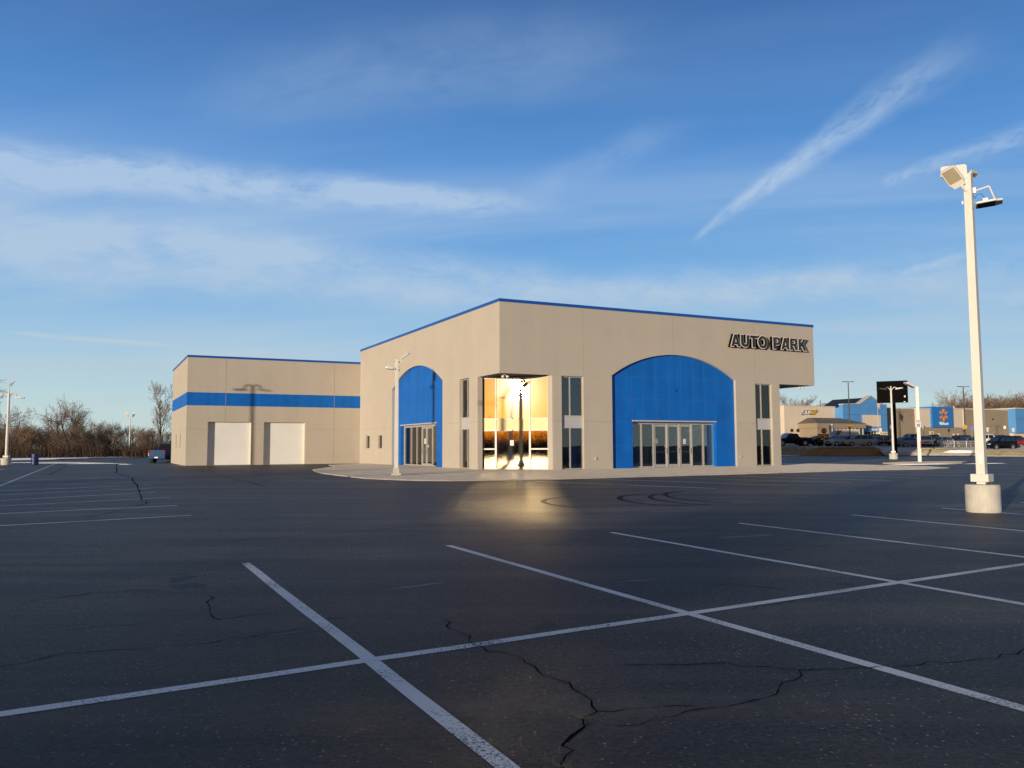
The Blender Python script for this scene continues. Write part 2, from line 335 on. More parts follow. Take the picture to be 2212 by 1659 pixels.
def block_mat(name, c1, c2, mortar, w, h, var=0.5):
    m = bpy.data.materials.new(name); m.use_nodes = True; t = m.node_tree; b = t.nodes['Principled BSDF']; Nn = t.nodes.new; l = t.links.new
    co = Nn('ShaderNodeTexCoord'); sp = Nn('ShaderNodeSeparateXYZ'); l(co.outputs['Object'], sp.inputs[0]); cb = Nn('ShaderNodeCombineXYZ'); l(sp.outputs[0], cb.inputs[0]); l(sp.outputs[2], cb.inputs[1])
    br = Nn('ShaderNodeTexBrick'); l(cb.outputs[0], br.inputs['Vector']); br.inputs['Scale'].default_value = 1; br.inputs['Brick Width'].default_value = w; br.inputs['Row Height'].default_value = h
    br.inputs['Mortar Size'].default_value = h * 0.06; br.inputs['Color1'].default_value = c1 + (1,); br.inputs['Color2'].default_value = c2 + (1,); br.inputs['Mortar'].default_value = mortar + (1,)
    n = Nn('ShaderNodeTexNoise'); n.inputs['Scale'].default_value = 9; n.inputs['Detail'].default_value = 5; l(co.outputs['Object'], n.inputs['Vector'])
    mr = Nn('ShaderNodeMapRange'); l(n.outputs[0], mr.inputs[0]); mr.inputs[1].default_value = 0.3; mr.inputs[2].default_value = 0.7; mr.inputs[3].default_value = 1 - var; mr.inputs[4].default_value = 1 + var
    s = Nn('ShaderNodeVectorMath'); s.operation = 'SCALE'; l(br.outputs[0], s.inputs[0]); l(mr.outputs[0], s.inputs['Scale']); l(s.outputs[0], b.inputs['Base Color']); b.inputs['Roughness'].default_value = 0.9
    bn = Nn('ShaderNodeBump'); bn.inputs['Strength'].default_value = 0.8; bn.inputs['Distance'].default_value = 0.03; l(br.outputs['Fac'], bn.inputs['Height']); bn.invert = True; l(bn.outputs[0], b.inputs['Normal'])
    return m

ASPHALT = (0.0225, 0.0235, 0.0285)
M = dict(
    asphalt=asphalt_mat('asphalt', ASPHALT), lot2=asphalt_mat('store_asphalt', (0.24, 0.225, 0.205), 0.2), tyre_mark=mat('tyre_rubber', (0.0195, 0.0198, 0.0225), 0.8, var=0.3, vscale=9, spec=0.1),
    line=paint_mat('line_paint', (0.82, 0.80, 0.77), (0.05, 0.05, 0.055), 0.50), crack=mat('crack', (0.008, 0.008, 0.009), 0.95, spec=0.0),
    concrete=mat('concrete', (0.385, 0.35, 0.305), 0.62, var=0.16, vscale=1.2, bump=0.2, bscale=90, fine=0.12, dr=1.0), kerb=mat('kerb_concrete', (0.36, 0.34, 0.31), 0.85, var=0.15, vscale=2, bump=0.2),
    grass=mat('dormant_grass', (0.28, 0.225, 0.125), 0.95, var=0.4, vscale=1.5, bump=0.8, bscale=25, fine=0.35, dr=1.0), field=mat('field', (0.10, 0.082, 0.05), 0.95, var=0.3, vscale=0.08),
    snow=mat('snow', (0.82, 0.84, 0.87), 0.6, var=0.06, vscale=2, bump=0.5, bscale=12, dr=1.0),
    residue=paint_mat('salt_residue', (0.20, 0.20, 0.21), (0.05, 0.05, 0.056), 0.62),
    stucco=mat('stucco', (0.51, 0.46, 0.395), 0.92, var=0.035, vscale=0.5, bump=0.25, bscale=55, fine=0.03, spec=0.2, streak=0.014), joint=mat('wall_joint', (0.40, 0.345, 0.28), 0.9),
    blue=mat('blue_panel', (0.004, 0.135, 0.55), 0.55, var=0.09, streak=0.08, vscale=0.7, bump=0.05, bscale=40, spec=0.3), bluecap=mat('blue_metal', (0.005, 0.085, 0.42), 0.4, var=0.06), bluejoint=mat('panel_joint', (0.05, 0.16, 0.44), 0.6),
    alu=mat('aluminium', (0.52, 0.49, 0.45), 0.38, metal=0.25, var=0.06), white=mat('white_paint', (0.74, 0.72, 0.68), 0.5, var=0.04, bump=0.05), cream=mat('cream_wall', (0.62, 0.58, 0.44), 0.8),
    garage=mat('garage_door', (0.84, 0.84, 0.83), 0.5, var=0.03, vscale=0.8), black=mat('black', (0.012, 0.012, 0.013), 0.5), blackmatt=mat('black_sheet', (0.006, 0.006, 0.006), 0.95, spec=0.05),
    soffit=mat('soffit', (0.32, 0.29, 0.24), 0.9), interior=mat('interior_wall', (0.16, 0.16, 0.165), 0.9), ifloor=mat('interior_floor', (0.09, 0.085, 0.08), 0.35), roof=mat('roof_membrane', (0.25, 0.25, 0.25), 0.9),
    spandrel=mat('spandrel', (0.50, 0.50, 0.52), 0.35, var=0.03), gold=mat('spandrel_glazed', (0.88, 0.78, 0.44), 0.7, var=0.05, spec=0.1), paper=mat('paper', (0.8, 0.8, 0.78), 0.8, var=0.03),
    polewhite=mat('pole_paint', (0.74, 0.71, 0.66), 0.45, var=0.05, vscale=1.5), polecon=mat('pole_concrete', (0.56, 0.535, 0.48), 0.85, var=0.12, vscale=4, bump=0.3, bscale=50), steel=mat('galvanised', (0.45, 0.44, 0.43), 0.45, metal=0.5),
    lens=mat('lamp_lens', (0.40, 0.35, 0.24), 0.35), lensdark=mat('lamp_lens_dark', (0.02, 0.02, 0.022), 0.4),
    facegrey=mat('letter_face', (0.040, 0.042, 0.044), 0.7, spec=0.2), letterrim=mat('letter_rim', (0.80, 0.77, 0.70), 0.5), letterblack=mat('letter_return', (0.006, 0.006, 0.006), 0.95, spec=0.05),
    bark=mat('bark', (0.135, 0.10, 0.075), 0.95, var=0.25, vscale=2, spec=0.1), twig=mat('twig', (0.23, 0.165, 0.115), 0.95, var=0.3, vscale=0.6, spec=0.1), twigdark=mat('brush_twig', (0.105, 0.069, 0.048), 0.95, var=0.35, vscale=0.4, spec=0.1), evergreen=mat('evergreen', (0.018, 0.026, 0.016), 0.9, var=0.4),
    barrel=mat('barrel_plastic', (0.012, 0.022, 0.13), 0.45), rwall=block_mat('retaining_block', (0.55, 0.43, 0.32), (0.45, 0.35, 0.26), (0.15, 0.115, 0.09), 0.55, 0.2),
    swall=mat('store_cream', (0.74, 0.63, 0.51), 0.9, var=0.05, vscale=0.4), sbrown=mat('store_brown', (0.34, 0.27, 0.19), 0.9, var=0.06, vscale=0.3), sblue=mat('store_blue', (0.09, 0.30, 0.66), 0.7, var=0.05, vscale=0.4), sdeep=mat('store_panel_blue', (0.02, 0.19, 0.56), 0.6, var=0.05),
    strim=mat('store_trim', (0.68, 0.60, 0.50), 0.7), sroof=mat('canopy_roof', (0.18, 0.145, 0.115), 0.7, var=0.08), orange=mat('orange_sign', (0.75, 0.27, 0.04), 0.5), yellow=mat('yellow_sign', (0.72, 0.46, 0.02), 0.5), dkgreen=mat('dark_green', (0.02, 0.05, 0.025), 0.5), signwhite=mat('sign_white', (0.8, 0.8, 0.78), 0.5),
    red=mat('sign_red', (0.55, 0.02, 0.02), 0.45), signblue=mat('sign_blue', (0.015, 0.09, 0.42), 0.45), pole_dark=mat('dark_pole', (0.03, 0.028, 0.028), 0.5), wood=mat('pole_wood', (0.19, 0.13, 0.09), 0.9),
    tyre=mat('tyre', (0.018, 0.018, 0.018), 0.85), rim=mat('rim', (0.45, 0.45, 0.46), 0.35, metal=0.8), carglass=mat('car_glass', (0.012, 0.016, 0.02), 0.06, spec=0.8), chrome=mat('chrome', (0.6, 0.6, 0.6), 0.25, metal=0.9), head=mat('headlight', (0.7, 0.7, 0.72), 0.15, spec=0.8), tail=mat('taillight', (0.30, 0.008, 0.01), 0.6, spec=0.1), plastic=mat('car_plastic', (0.02, 0.02, 0.021), 0.7),
    skin=mat('skin', (0.36, 0.20, 0.14), 0.6), vest=mat('hi_vis', (0.42, 0.75, 0.03), 0.7), navy=mat('dark_cloth', (0.012, 0.014, 0.028), 0.9),
)
M['oil'] = mat('oil_drip', (0.0175, 0.018, 0.0205), 0.6, var=0.3, vscale=14, spec=0.2)
M['mirror'] = glass('entrance_glass', 0.56, (0.50, 0.50, 0.50), haze=0.2, hrough=0.043, tail=0.004, gcol=(1.0, 0.91, 0.80))
M['mirror_low'] = glass('entrance_glass_lower', 0.46, (0.62, 0.62, 0.60), haze=0.72, hrough=0.055, tail=0.0, gcol=(1.0, 0.91, 0.80))
M['pane'] = glass('window_glass', 0.02, (0.80, 0.84, 0.90))

# ------------------------------------------------------------------ setting: ground, lot, paint
# --- ground helpers
def sheet(name, pts, z, m, kind='structure'):
    o = raw(name, [(x, y, z) for x, y in pts], [tuple(range(len(pts)))], m)
    if o.data.polygons[0].normal.z < 0: o.data.flip_normals()
    return tag(o, kind=kind)
raw('ground', [(-4000, -4000, -0.03), (4000, -4000, -0.03), (4000, 4000, -0.03), (-4000, 4000, -0.03)], [(0, 1, 2, 3)], M['field'])['kind'] = 'structure'
BASE = [(14, 134), (30, 123), (39.5, 117), (49, 110), (56, 103), (62, 98), (75, 91), (110, 79), (170, 50)]
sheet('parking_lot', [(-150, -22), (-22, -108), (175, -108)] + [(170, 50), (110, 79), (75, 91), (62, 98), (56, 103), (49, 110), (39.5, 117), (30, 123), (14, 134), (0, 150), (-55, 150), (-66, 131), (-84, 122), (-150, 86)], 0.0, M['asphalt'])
def lotz(x, y): return 0.74 + 0.024 * (y - 108) + 0.006 * (64 - x)
TOP = [(16, 141), (33, 128.5), (42, 121), (51, 114.5), (58.5, 107.5), (64, 102), (77, 95.5), (112, 84), (174, 55)]
vs = []; fs = []
for k, ((ax, ay), (bx, by)) in enumerate(zip(BASE, TOP)):
    for i in range(6):
        t = i / 5; x = ax + (bx - ax) * t; y = ay + (by - ay) * t
        vs.append((x, y, 0.1 + (max(0.6, lotz(bx, by)) - 0.1) * (3 * t * t - 2 * t ** 3) + 0.001))
for k in range(len(BASE) - 1):
    for i in range(5): a = k * 6 + i; fs.append((a, a + 6, a + 7, a + 1))
tag(raw('grass_bank', vs, fs, M['grass']), kind='structure')
far = [(40, 330), (80, 330), (140, 330), (260, 330), (420, 300)]
lp = [(x, y, max(0.6, lotz(x, y))) for x, y in TOP] + [(x, y, 6.0) for x, y in [(420, 55), (420, 330), (20, 330)]]
lp = [(x, y, max(0.6, lotz(x, y))) for x, y in TOP] + [(300, 55, 0.6), (300, 330, lotz(100, 330)), (20, 330, lotz(60, 330))]
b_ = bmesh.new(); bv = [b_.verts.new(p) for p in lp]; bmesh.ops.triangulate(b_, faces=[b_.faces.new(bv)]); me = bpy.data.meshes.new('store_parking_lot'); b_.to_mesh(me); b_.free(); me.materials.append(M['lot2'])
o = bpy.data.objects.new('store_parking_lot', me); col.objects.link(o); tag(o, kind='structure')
def ribbon(name, pts, w, z, m, kind='structure', jitter=0.0, taper=False):
    vs = []; n = len(pts); P = [Vector((p[0], p[1], 0)) for p in pts]
    for i, p in enumerate(P):
        d = (P[min(i + 1, n - 1)] - P[max(i - 1, 0)]).normalized(); q = Vector((-d.y, d.x, 0))
        ww = w * (1 + rnd.uniform(-jitter, jitter)) * ((0.35 + 0.65 * math.sin(math.pi * min(1, max(0.06, (i + 0.5) / n)))) if taper else 1) / 2
        vs += [tuple(p + q * ww + Vector((0, 0, z))), tuple(p - q * ww + Vector((0, 0, z)))]
    o = raw(name, vs, [(2 * i, 2 * i + 1, 2 * i + 3, 2 * i + 2) for i in range(n - 1)], m)
    return tag(o, kind=kind)
mb = MB()
for (a, b) in zip(BASE, BASE[1:]):
    d = (Vector(b) - Vector(a)).normalized(); q = Vector((-d.y, d.x)) * 0.13; c = (Vector(a) + Vector(b)) / 2
    mb.obox((c.x, c.y, 0.062), (d.x * (Vector(b) - Vector(a)).length / 2, d.y * (Vector(b) - Vector(a)).length / 2, 0), (q.x, q.y, 0), (0, 0, 0.06))
tag(mb.build('kerb', M['kerb']), kind='structure')
RD = Vector((0.8931, 0.4498)); LD = Vector((-0.4498, 0.8931))
def line(a, b, ext0=0.0, ext1=0.0, w=0.105, z=0.0012):
    a, b = Vector(a), Vector(b); d = (b - a).normalized(); a = a - d * ext0; b = b + d * ext1
    n = max(2, int((b - a).length / 0.8)); pts = [a + (b - a) * i / n for i in range(n + 1)]
    pts = [p + Vector((-d.y, d.x)) * rnd.uniform(-0.006, 0.006) for p in pts]
    ribbon('parking_line', pts, w, z, M['line'], jitter=0.07)
line((-2.75, 4.55), (6.08, 9.97), 14, 12, z=0.002)
line((-3.31, 10.36), (-0.03, 3.8), 0, 3.6); line((-0.93, 12.1), (2.76, 4.58), 0, 2.6); line((1.63, 13.82), (4.56, 7.51), 0, 4)
line((4.17, 15.36), (6.48, 10.62), 0, 5.5); line((6.93, 17.09), (8.43, 13.77), 0, 7); line((9.69, 18.82), (10.25, 17.4), 0, 9); line((12.52, 20.55), (13.4, 18.6), 0, 8); line((15.3, 22.4), (16.2, 20.4), 0, 8)
for a, b in [((-9.49, 15.46), (-6.81, 17.65)), ((-11.26, 18.31), (-8.3, 20.68)), ((-12.75, 20.73), (-9.88, 24.07)), ((-14.15, 23.0), (-11.54, 26.93)), ((-15.81, 25.69), (-12.83, 29.6)), ((-17.31, 28.1), (-14.13, 32.23)), ((-19.3, 31.4), (-15.89, 35.76)), ((-22.36, 37.7), (-18.84, 41.36))]:
    line(a, b, 5, 0)
line((-19.67, 31.92), (-44.89, 81.88), 6, 0); line((-35.03, 56.77), (-35.32, 57.73), 0.5, 0, 0.3)
for a, b in [((-0.02, 35.14), (6.79, 27.79)), ((3.32, 36.6), (9.81, 29.68)), ((6.31, 38.3), (12.9, 31.67)), ((9.5, 39.9), (15.22, 33.37)), ((12.6, 41.7), (17.6, 35.9)), ((15.9, 43.9), (20.8, 38.3)), ((19.3, 46.3), (24.3, 40.6)), ((22.6, 47.9), (27.8, 42.6))]:
    line(a, b, 0.1, 0)
def crackpath(pts, w=0.02, seg=0.10):
    out = [Vector(pts[0])]; amp = 0.0
    for a, b in zip(pts, pts[1:]):
        a, b = Vector(a), Vector(b); L_ = (b - a).length; k = max(2, min(40, int(L_ / max(seg, 0.004 * a.y * a.y / 3)))); d = (b - a).normalized(); q = Vector((-d.y, d.x))
        for i in range(1, k + 1):
            amp = amp * 0.55 + rnd.uniform(-1, 1) * min(0.05, L_ / k * 0.4); out.append(a + (b - a) * i / k + q * (amp if i < k else 0))
    ribbon('pavement_crack', out, w * (0.75 if w < 0.035 else 0.55), 0.003, M['crack'], jitter=0.6)
CR = [([(-0.58, 6.94), (-0.49, 6.59), (-0.33, 6.2), (-0.21, 5.99), (-0.01, 5.76), (0.18, 5.27), (0.35, 4.97), (0.44, 4.75), (0.45, 4.55), (0.36, 4.31)], 0.013), ([(0.36, 4.31), (0.23, 4.05), (0.24, 3.92), (0.21, 3.6), (0.2, 3.2)], 0.019),
      ([(0.45, 4.55), (0.62, 4.6), (0.88, 4.65), (1.0, 4.64)], 0.009), ([(0.51, 4.32), (0.84, 4.46), (1.13, 4.62), (1.35, 4.74), (1.51, 4.86), (1.71, 5.14), (1.81, 5.35)], 0.010),
      ([(0.72, 5.51), (1.12, 5.5), (1.39, 5.54), (1.63, 5.44), (1.81, 5.36), (2.08, 5.37), (2.38, 5.45), (2.73, 5.56), (3.06, 5.6), (3.31, 5.73), (3.9, 6.05)], 0.011),
      ([(-3.6, 5.2), (-3.25, 5.6), (-3.13, 5.87), (-2.63, 6.0), (-2.28, 6.13), (-2.02, 6.31), (-1.58, 6.65)], 0.010), ([(-4.57, 7.85), (-4.14, 8.27), (-3.53, 8.45)], 0.014), ([(-3.51, 6.61), (-3.1, 6.77), (-2.84, 6.89)], 0.011),
      ([(-2.9, 8.05), (-2.66, 7.37), (-2.43, 6.98), (-2.03, 7.26)], 0.012), ([(-46.28, 96.41), (-35.44, 74.41), (-31.87, 66.83), (-22.66, 47.47), (-18.14, 39.7), (-13.32, 29.56), (-12.14, 27.11)], 0.07), ([(-12.14, 27.11), (-10.51, 23.56), (-9.86, 22.47), (-9.36, 21.27), (-9.24, 20.41), (-8.9, 18.7), (-8.86, 17.27)], 0.04),
      ([(-20.14, 53.17), (-15.49, 43.59), (-12.56, 37.65), (-9.02, 30.53)], 0.06), ([(-24.92, 44.72), (-28.37, 51.72), (-37.51, 70.0)], 0.08), ([(-4.5, 12.6), (-1.42, 15.22), (-0.74, 15.87), (0.07, 16.58), (0.62, 16.87), (1.79, 17.66), (4.5, 19.4)], 0.022),
      ([(2.09, 7.32), (2.35, 7.53), (2.6, 7.75)], 0.011), ([(1.99, 8.52), (2.28, 8.66), (2.69, 8.3)], 0.012), ([(-3.5, 10.2), (-1.0, 11.6), (1.4, 12.9), (3.5, 14.6)], 0.014), ([(3.2, 10.9), (4.3, 11.8), (5.7, 12.2)], 0.012)]
for p, w in CR: crackpath(p, w)
def arc(cx, cy, rx, ry, a0, a1, w):
    ribbon('tyre_mark', [(cx + rx * math.cos(R_(a0 + (a1 - a0) * i / 30)), cy + ry * math.sin(R_(a0 + (a1 - a0) * i / 30))) for i in range(31)], w, 0.0008, M['tyre_mark'])
arc(4.4, 22.3, 1.5, 2.6, 95, 265, 0.16); arc(5.3, 22.6, 1.5, 2.7, 100, 250, 0.15); arc(6.0, 23.5, 1.6, 3.0, 110, 250, 0.14); arc(2.2, 21.5, 1.4, 2.3, 110, 240, 0.15)
# apron of concrete round the building
AP = [(-14.6, 66), (-13.1, 61.4), (-12.6, 52.4), (-11.4, 48.2), (-10.23, 44.8), (-8.03, 40.2), (-6.6, 37.4), (-5.11, 35.9), (-4.0, 35.0), (-2.6, 34.6), (-0.99, 34.75), (1.9, 35.75), (6.46, 38.5), (11.5, 41.4), (19.7, 46.6), (24.2, 48.4), (26.6, 50.6), (27.0, 54), (25.6, 58.2), (24, 62), (10, 80), (-10, 80)]
b_ = bmesh.new(); bot = [b_.verts.new((x, y, -0.02)) for x, y in AP]; topv = [b_.verts.new((x, y, 0.045)) for x, y in AP]
b_.faces.new(topv); [b_.faces.new((bot[i], bot[(i + 1) % len(AP)], topv[(i + 1) % len(AP)], topv[i])) for i in range(len(AP))]
bmesh.ops.recalc_face_normals(b_, faces=b_.faces); me = bpy.data.meshes.new('sidewalk'); b_.to_mesh(me); b_.free(); me.materials.append(M['concrete']); o = bpy.data.objects.new('sidewalk', me); col.objects.link(o); tag(o, kind='structure')
ORG = Vector((-0.7182, 47.8649)); BROT = R_(90 - 63.2738)
def W(u, v): p = ORG + RD * u + LD * v; return (p.x, p.y)
jm = []
for k in range(-1, 9):
    a, b = Vector(W(-1 + 3.0 * k, 0)), Vector(W(-1 + 3.0 * k, -9.0)); 
    if 0 < k < 8: ribbon('sidewalk_joint', [a, a + (b - a) * (0.62 if k < 7 else 0.3)], 0.02, 0.0458, M['joint'])
for k in range(1, 7): ribbon('sidewalk_joint', [W(0, 3.3 * k + 3), W(-7.5 + 0.35 * k, 3.3 * k + 3)], 0.02, 0.0458, M['joint'])
ribbon('sidewalk_joint', [W(-0.3, -0.3), W(-5.2, -6.5)], 0.02, 0.0458, M['joint'])
sheet('garage_apron', [W(-15.2, 27.0), W(-7.5, 27.2), W(-0.5, 27.6), W(-0.5, 28.6), W(-14.8, 28.6)], 0.02, M['concrete'])
def blob(name, cx, cy, rx, ry, z, h, rot, m, label=None, cat=None, seed=0, kind='stuff', rough=0.35, group=None):
    r2 = random.Random(seed); ph = [(r2.uniform(0, 6.28), r2.uniform(0.3, 1)) for _ in range(6)]; n = 44; vs = [(cx, cy, z + h)]; fs = []; rr = (0.5, 0.8, 1.0)
    for k, q in enumerate(rr):
        for i in range(n):
            t = 2 * math.pi * i / n; w = 1 + rough * sum(math.sin((j + 2) * t + a) * b / (j + 1.5) for j, (a, b) in enumerate(ph))
            x, y = rx * q * w * math.cos(t), ry * q * w * math.sin(t); c, s = math.cos(rot), math.sin(rot)
            vs.append((cx + c * x - s * y, cy + s * x + c * y, z + h * (1 - q ** 2) * r2.uniform(0.6, 1.3)))
    fs += [(0, 1 + i, 1 + (i + 1) % n) for i in range(n)]
    for k in range(2): fs += [(1 + k * n + i, 1 + (k + 1) * n + i, 1 + (k + 1) * n + (i + 1) % n, 1 + k * n + (i + 1) % n) for i in range(n)]
    o = raw(name, vs, fs, m)
    for p in o.data.polygons: p.use_smooth = True
    return tag(o, label, cat, group, kind)
# snow left along the lot's far edge, and thin salt streaks between the stalls
sheet('snow', [(-140, 60), (-90, 80), (-61.5, 95), (-59, 100), (-58.5, 106), (-61, 112), (-60, 117), (-62, 122), (-58.5, 127), (-56.5, 131), (-50, 142), (-52, 150), (-66, 150), (-76, 140), (-96, 131), (-150, 104)], 0.05, M['snow'], 'stuff')
for i, (x, y, a, b) in enumerate([(-42.5, 80, 4, 0.7), (-48.5, 84, 5, 0.8), (-38.5, 76.5, 2.4, 0.35), (-33.6, 72, 0.5, 0.3)]): blob('snow', x, y, a, b, 0.01, 0.05, R_(12), M['snow'], seed=i)
for i, (x, y, a, b) in enumerate([(-14.8, 27.6, 2.6, 0.28), (-15.8, 30.2, 3.2, 0.5), (-17.5, 33.2, 3.5, 0.5), (-19, 37, 3.0, 0.6), (-13.9, 25.2, 2.0, 0.2), (-12.8, 22.9, 1.8, 0.1), (-20, 41, 2.5, 0.5)]): blob('salt_residue', x, y, a, b, 0.0006, 0.0004, R_(54), M['residue'], seed=20 + i, kind='structure', rough=0.5)
for i, (x, y, a, b, ro) in enumerate([(-1.95, 6.35, 0.42, 0.035, 30), (1.35, 8.9, 0.3, 0.05, 25), (-1.2, 6.55, 0.06, 0.04, 0), (-1.1, 6.2, 0.07, 0.035, 0), (3.6, 13.1, 0.5, 0.1, 30), (7.2, 16.6, 0.9, 0.1, 20), (-3.4, 9.6, 0.5, 0.05, 40), (-1.0, 8.6, 0.3, 0.06, 35)]): blob('salt_residue', x, y, a, b, 0.0006, 0.0004, R_(ro), M['residue'], seed=60 + i, kind='structure', rough=0.5)
ro = random.Random(9)
for i in range(9):
    x, y = ro.uniform(-4, 12), ro.uniform(4.2, 16); r = ro.uniform(0.06, 0.28); blob('oil_stain', x, y, r, r * ro.uniform(0.5, 0.9), 0.0005, 0.0003, ro.uniform(0, 3), M['oil'], seed=200 + i, kind='structure', rough=0.45)
# tufts of dead weeds in the near crack
tv = []; tf = []
for cx, cy in [(0.22, 3.78), (-0.1, 3.72), (0.37, 4.42)]:
    for k in range(26):
        a = rnd.uniform(0, 6.28); L_ = rnd.uniform(0.03, 0.09); x, y = cx + rnd.gauss(0, 0.02), cy + rnd.gauss(0, 0.01); o_ = len(tv)
        tv += [(x, y, 0.008), (x + 0.003, y + 0.003, 0.008), (x + math.cos(a) * L_, y + math.sin(a) * L_, 0.01 + L_ * rnd.uniform(0.1, 0.5))]; tf.append((o_, o_ + 1, o_ + 2))
tag(raw('weeds', tv, tf, mat('dead_weed', (0.24, 0.17, 0.09), 0.9)), kind='stuff')
lv_ = []; lf_ = []
for k in range(70):
    y = rnd.uniform(4, 26); x = rnd.uniform(-0.6, 0.6) * y; s = rnd.uniform(0.012, 0.03); a = rnd.uniform(0, 6.28); o_ = len(lv_)
    for i in range(4): t = a + i * 1.57; lv_.append((x + math.cos(t) * s * (1 if i % 2 else 0.5), y + math.sin(t) * s * (1 if i % 2 else 0.5), 0.009 + 0.006 * (i % 2)))
    lf_.append((o_, o_ + 1, o_ + 2, o_ + 3))
tag(raw('leaves', lv_, lf_, mat('dead_leaf', (0.20, 0.12, 0.05), 0.9)), kind='stuff')

# ------------------------------------------------------------------ the dealership building (x along its right-hand front, y along its left-hand front)
B = empty('dealership_building', (ORG.x, ORG.y, 0), BROT)
tag(B, 'empty tan car showroom with blue arches, AUTO PARK letters and a garage wing', 'building')
H_, ZO, UR, UE, VL = 10.08, 5.70, 21.73, 25.12, 28.32
WX, WY, WH = -14.36, 42.45, 8.95
def arch_top(x0, x1, zs, za, n=28):                    # shallow arch from right spring to left spring
    c = (x0 + x1) / 2; a = (x1 - x0) / 2; h = za - zs; r = (a * a + h * h) / (2 * h); out = []
    th = math.asin(a / r)
    for i in range(n + 1):
        t = th - 2 * th * i / n; out.append((c + r * math.sin(t), za - r + r * math.cos(t)))
    return out
A0, A1, ZS, ZA = 7.78, 17.77, 5.84, 7.34
L0, L1 = 8.86, 19.5
arcR = arch_top(A0, A1, ZS, ZA); arcL = arch_top(L0, L1, 5.92, 7.36)
CUT = 3.55
fr = [(CUT, 0), (4.15, 0), (4.15, 5.68), (5.70, 5.68), (5.70, 0), (A0, 0), (A0, ZS)] + arcR[::-1] + [(A1, 0), (19.5, 0), (19.5, 5.67), (21.0, 5.67), (21.0, 0), (UR, 0), (UR, ZO), (UE, ZO), (UE, H_), (0, H_), (0, ZO), (CUT, ZO)]
plate('front_wall', [fr], 0.32, on_front(0), M['stucco'], B)
lf = [(3.1, 0), (4.41, 0), (4.41, 5.75), (5.92, 5.75), (5.92, 0), (L0, 0), (L0, 5.92)] + arcL[::-1] + [(L1, 0), (VL, 0), (VL, H_), (0.32, H_), (0.32, ZO), (3.1, ZO)]
holes = [[(25.4, 1.30), (26.55, 1.30), (26.55, 2.43), (25.4, 2.43)], [(22.0, 1.30), (23.1, 1.30), (23.1, 2.43), (22.0, 2.43)]]
vs, fs = curve_mesh([lf] + holes, 0.32)
MB().add([(-v[2], v[0], v[1]) for v in vs], fs).build('side_wall', M['stucco'], B)
onL = lambda d=0.0: (lambda v: (d - v[2], v[0], v[1]))   # left-hand front, d metres in
onR = lambda d=0.0: (lambda v: (v[0], d - v[2], v[1]))   # right-hand front
MB().box(UE - 0.32, 0.32, ZO, UE, 26, H_).box(3.6, 26, 0, UE - 0.32, 26.3, H_).build('rear_wall', M['stucco'], B)
MB().box(UR - 0.30, 0.32, 0, UR, 1.2, ZO).box(UR, 1.2, 0, UR + 0.3, 26, ZO).build('return_wall', M['stucco'], B)
MB().box(0.32, 0.32, 9.5, UE - 0.32, 26, 9.6).box(0.32, 26, 9.5, 3.6, VL, 9.6).build('roof', M['roof'], B)
# soffit under the overhang at the entrance corner and at the far corner
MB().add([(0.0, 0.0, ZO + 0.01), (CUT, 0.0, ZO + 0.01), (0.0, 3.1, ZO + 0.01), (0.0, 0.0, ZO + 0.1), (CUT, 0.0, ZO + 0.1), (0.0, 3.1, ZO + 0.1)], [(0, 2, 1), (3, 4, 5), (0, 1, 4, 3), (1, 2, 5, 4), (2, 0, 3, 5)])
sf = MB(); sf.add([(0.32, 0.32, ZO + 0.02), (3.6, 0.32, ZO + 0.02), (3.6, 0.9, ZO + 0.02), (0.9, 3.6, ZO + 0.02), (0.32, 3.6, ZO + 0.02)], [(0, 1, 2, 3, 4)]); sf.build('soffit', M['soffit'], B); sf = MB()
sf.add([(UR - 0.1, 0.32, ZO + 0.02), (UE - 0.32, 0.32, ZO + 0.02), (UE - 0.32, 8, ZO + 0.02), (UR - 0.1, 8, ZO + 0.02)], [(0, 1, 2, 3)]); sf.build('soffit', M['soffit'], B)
cp = MB(); e = 0.035
cp.box(-e, -e, H_ - 0.165, UE + e, 0.36, H_ + 0.012).box(-e, 0.362, H_ - 0.165, 0.36, VL + e, H_ + 0.012).box(UE - 0.36, 0.362, H_ - 0.165, UE + e, 26.3, H_ + 0.012)
cp.build('parapet_cap', M['bluecap'], B)
# joints in the render
j = JB()
for u, z0, z1 in [(5.71, 5.70, H_ - 0.17), (12.54, ZA + 0.01, H_ - 0.17), (19.5, 5.69, H_ - 0.17)]: j.box(u - 0.014, -0.003, z0, u + 0.014, 0.01, z1)
for a, b in [(CUT, 4.14), (5.72, A0 - 0.01), (A1 + 0.01, 19.49), (21.01, UR)]: j.box(a, -0.003, 2.93, b, 0.01, 2.955)
j.build('wall_joint', M['joint'], B)
j = JB()
for a, b in [(3.1, 4.4), (5.93, L0 - 0.01), (L1 + 0.01, VL)]: j.box(-0.003, a, 2.95, 0.01, b, 2.975)
j.build('wall_joint', M['joint'], B)
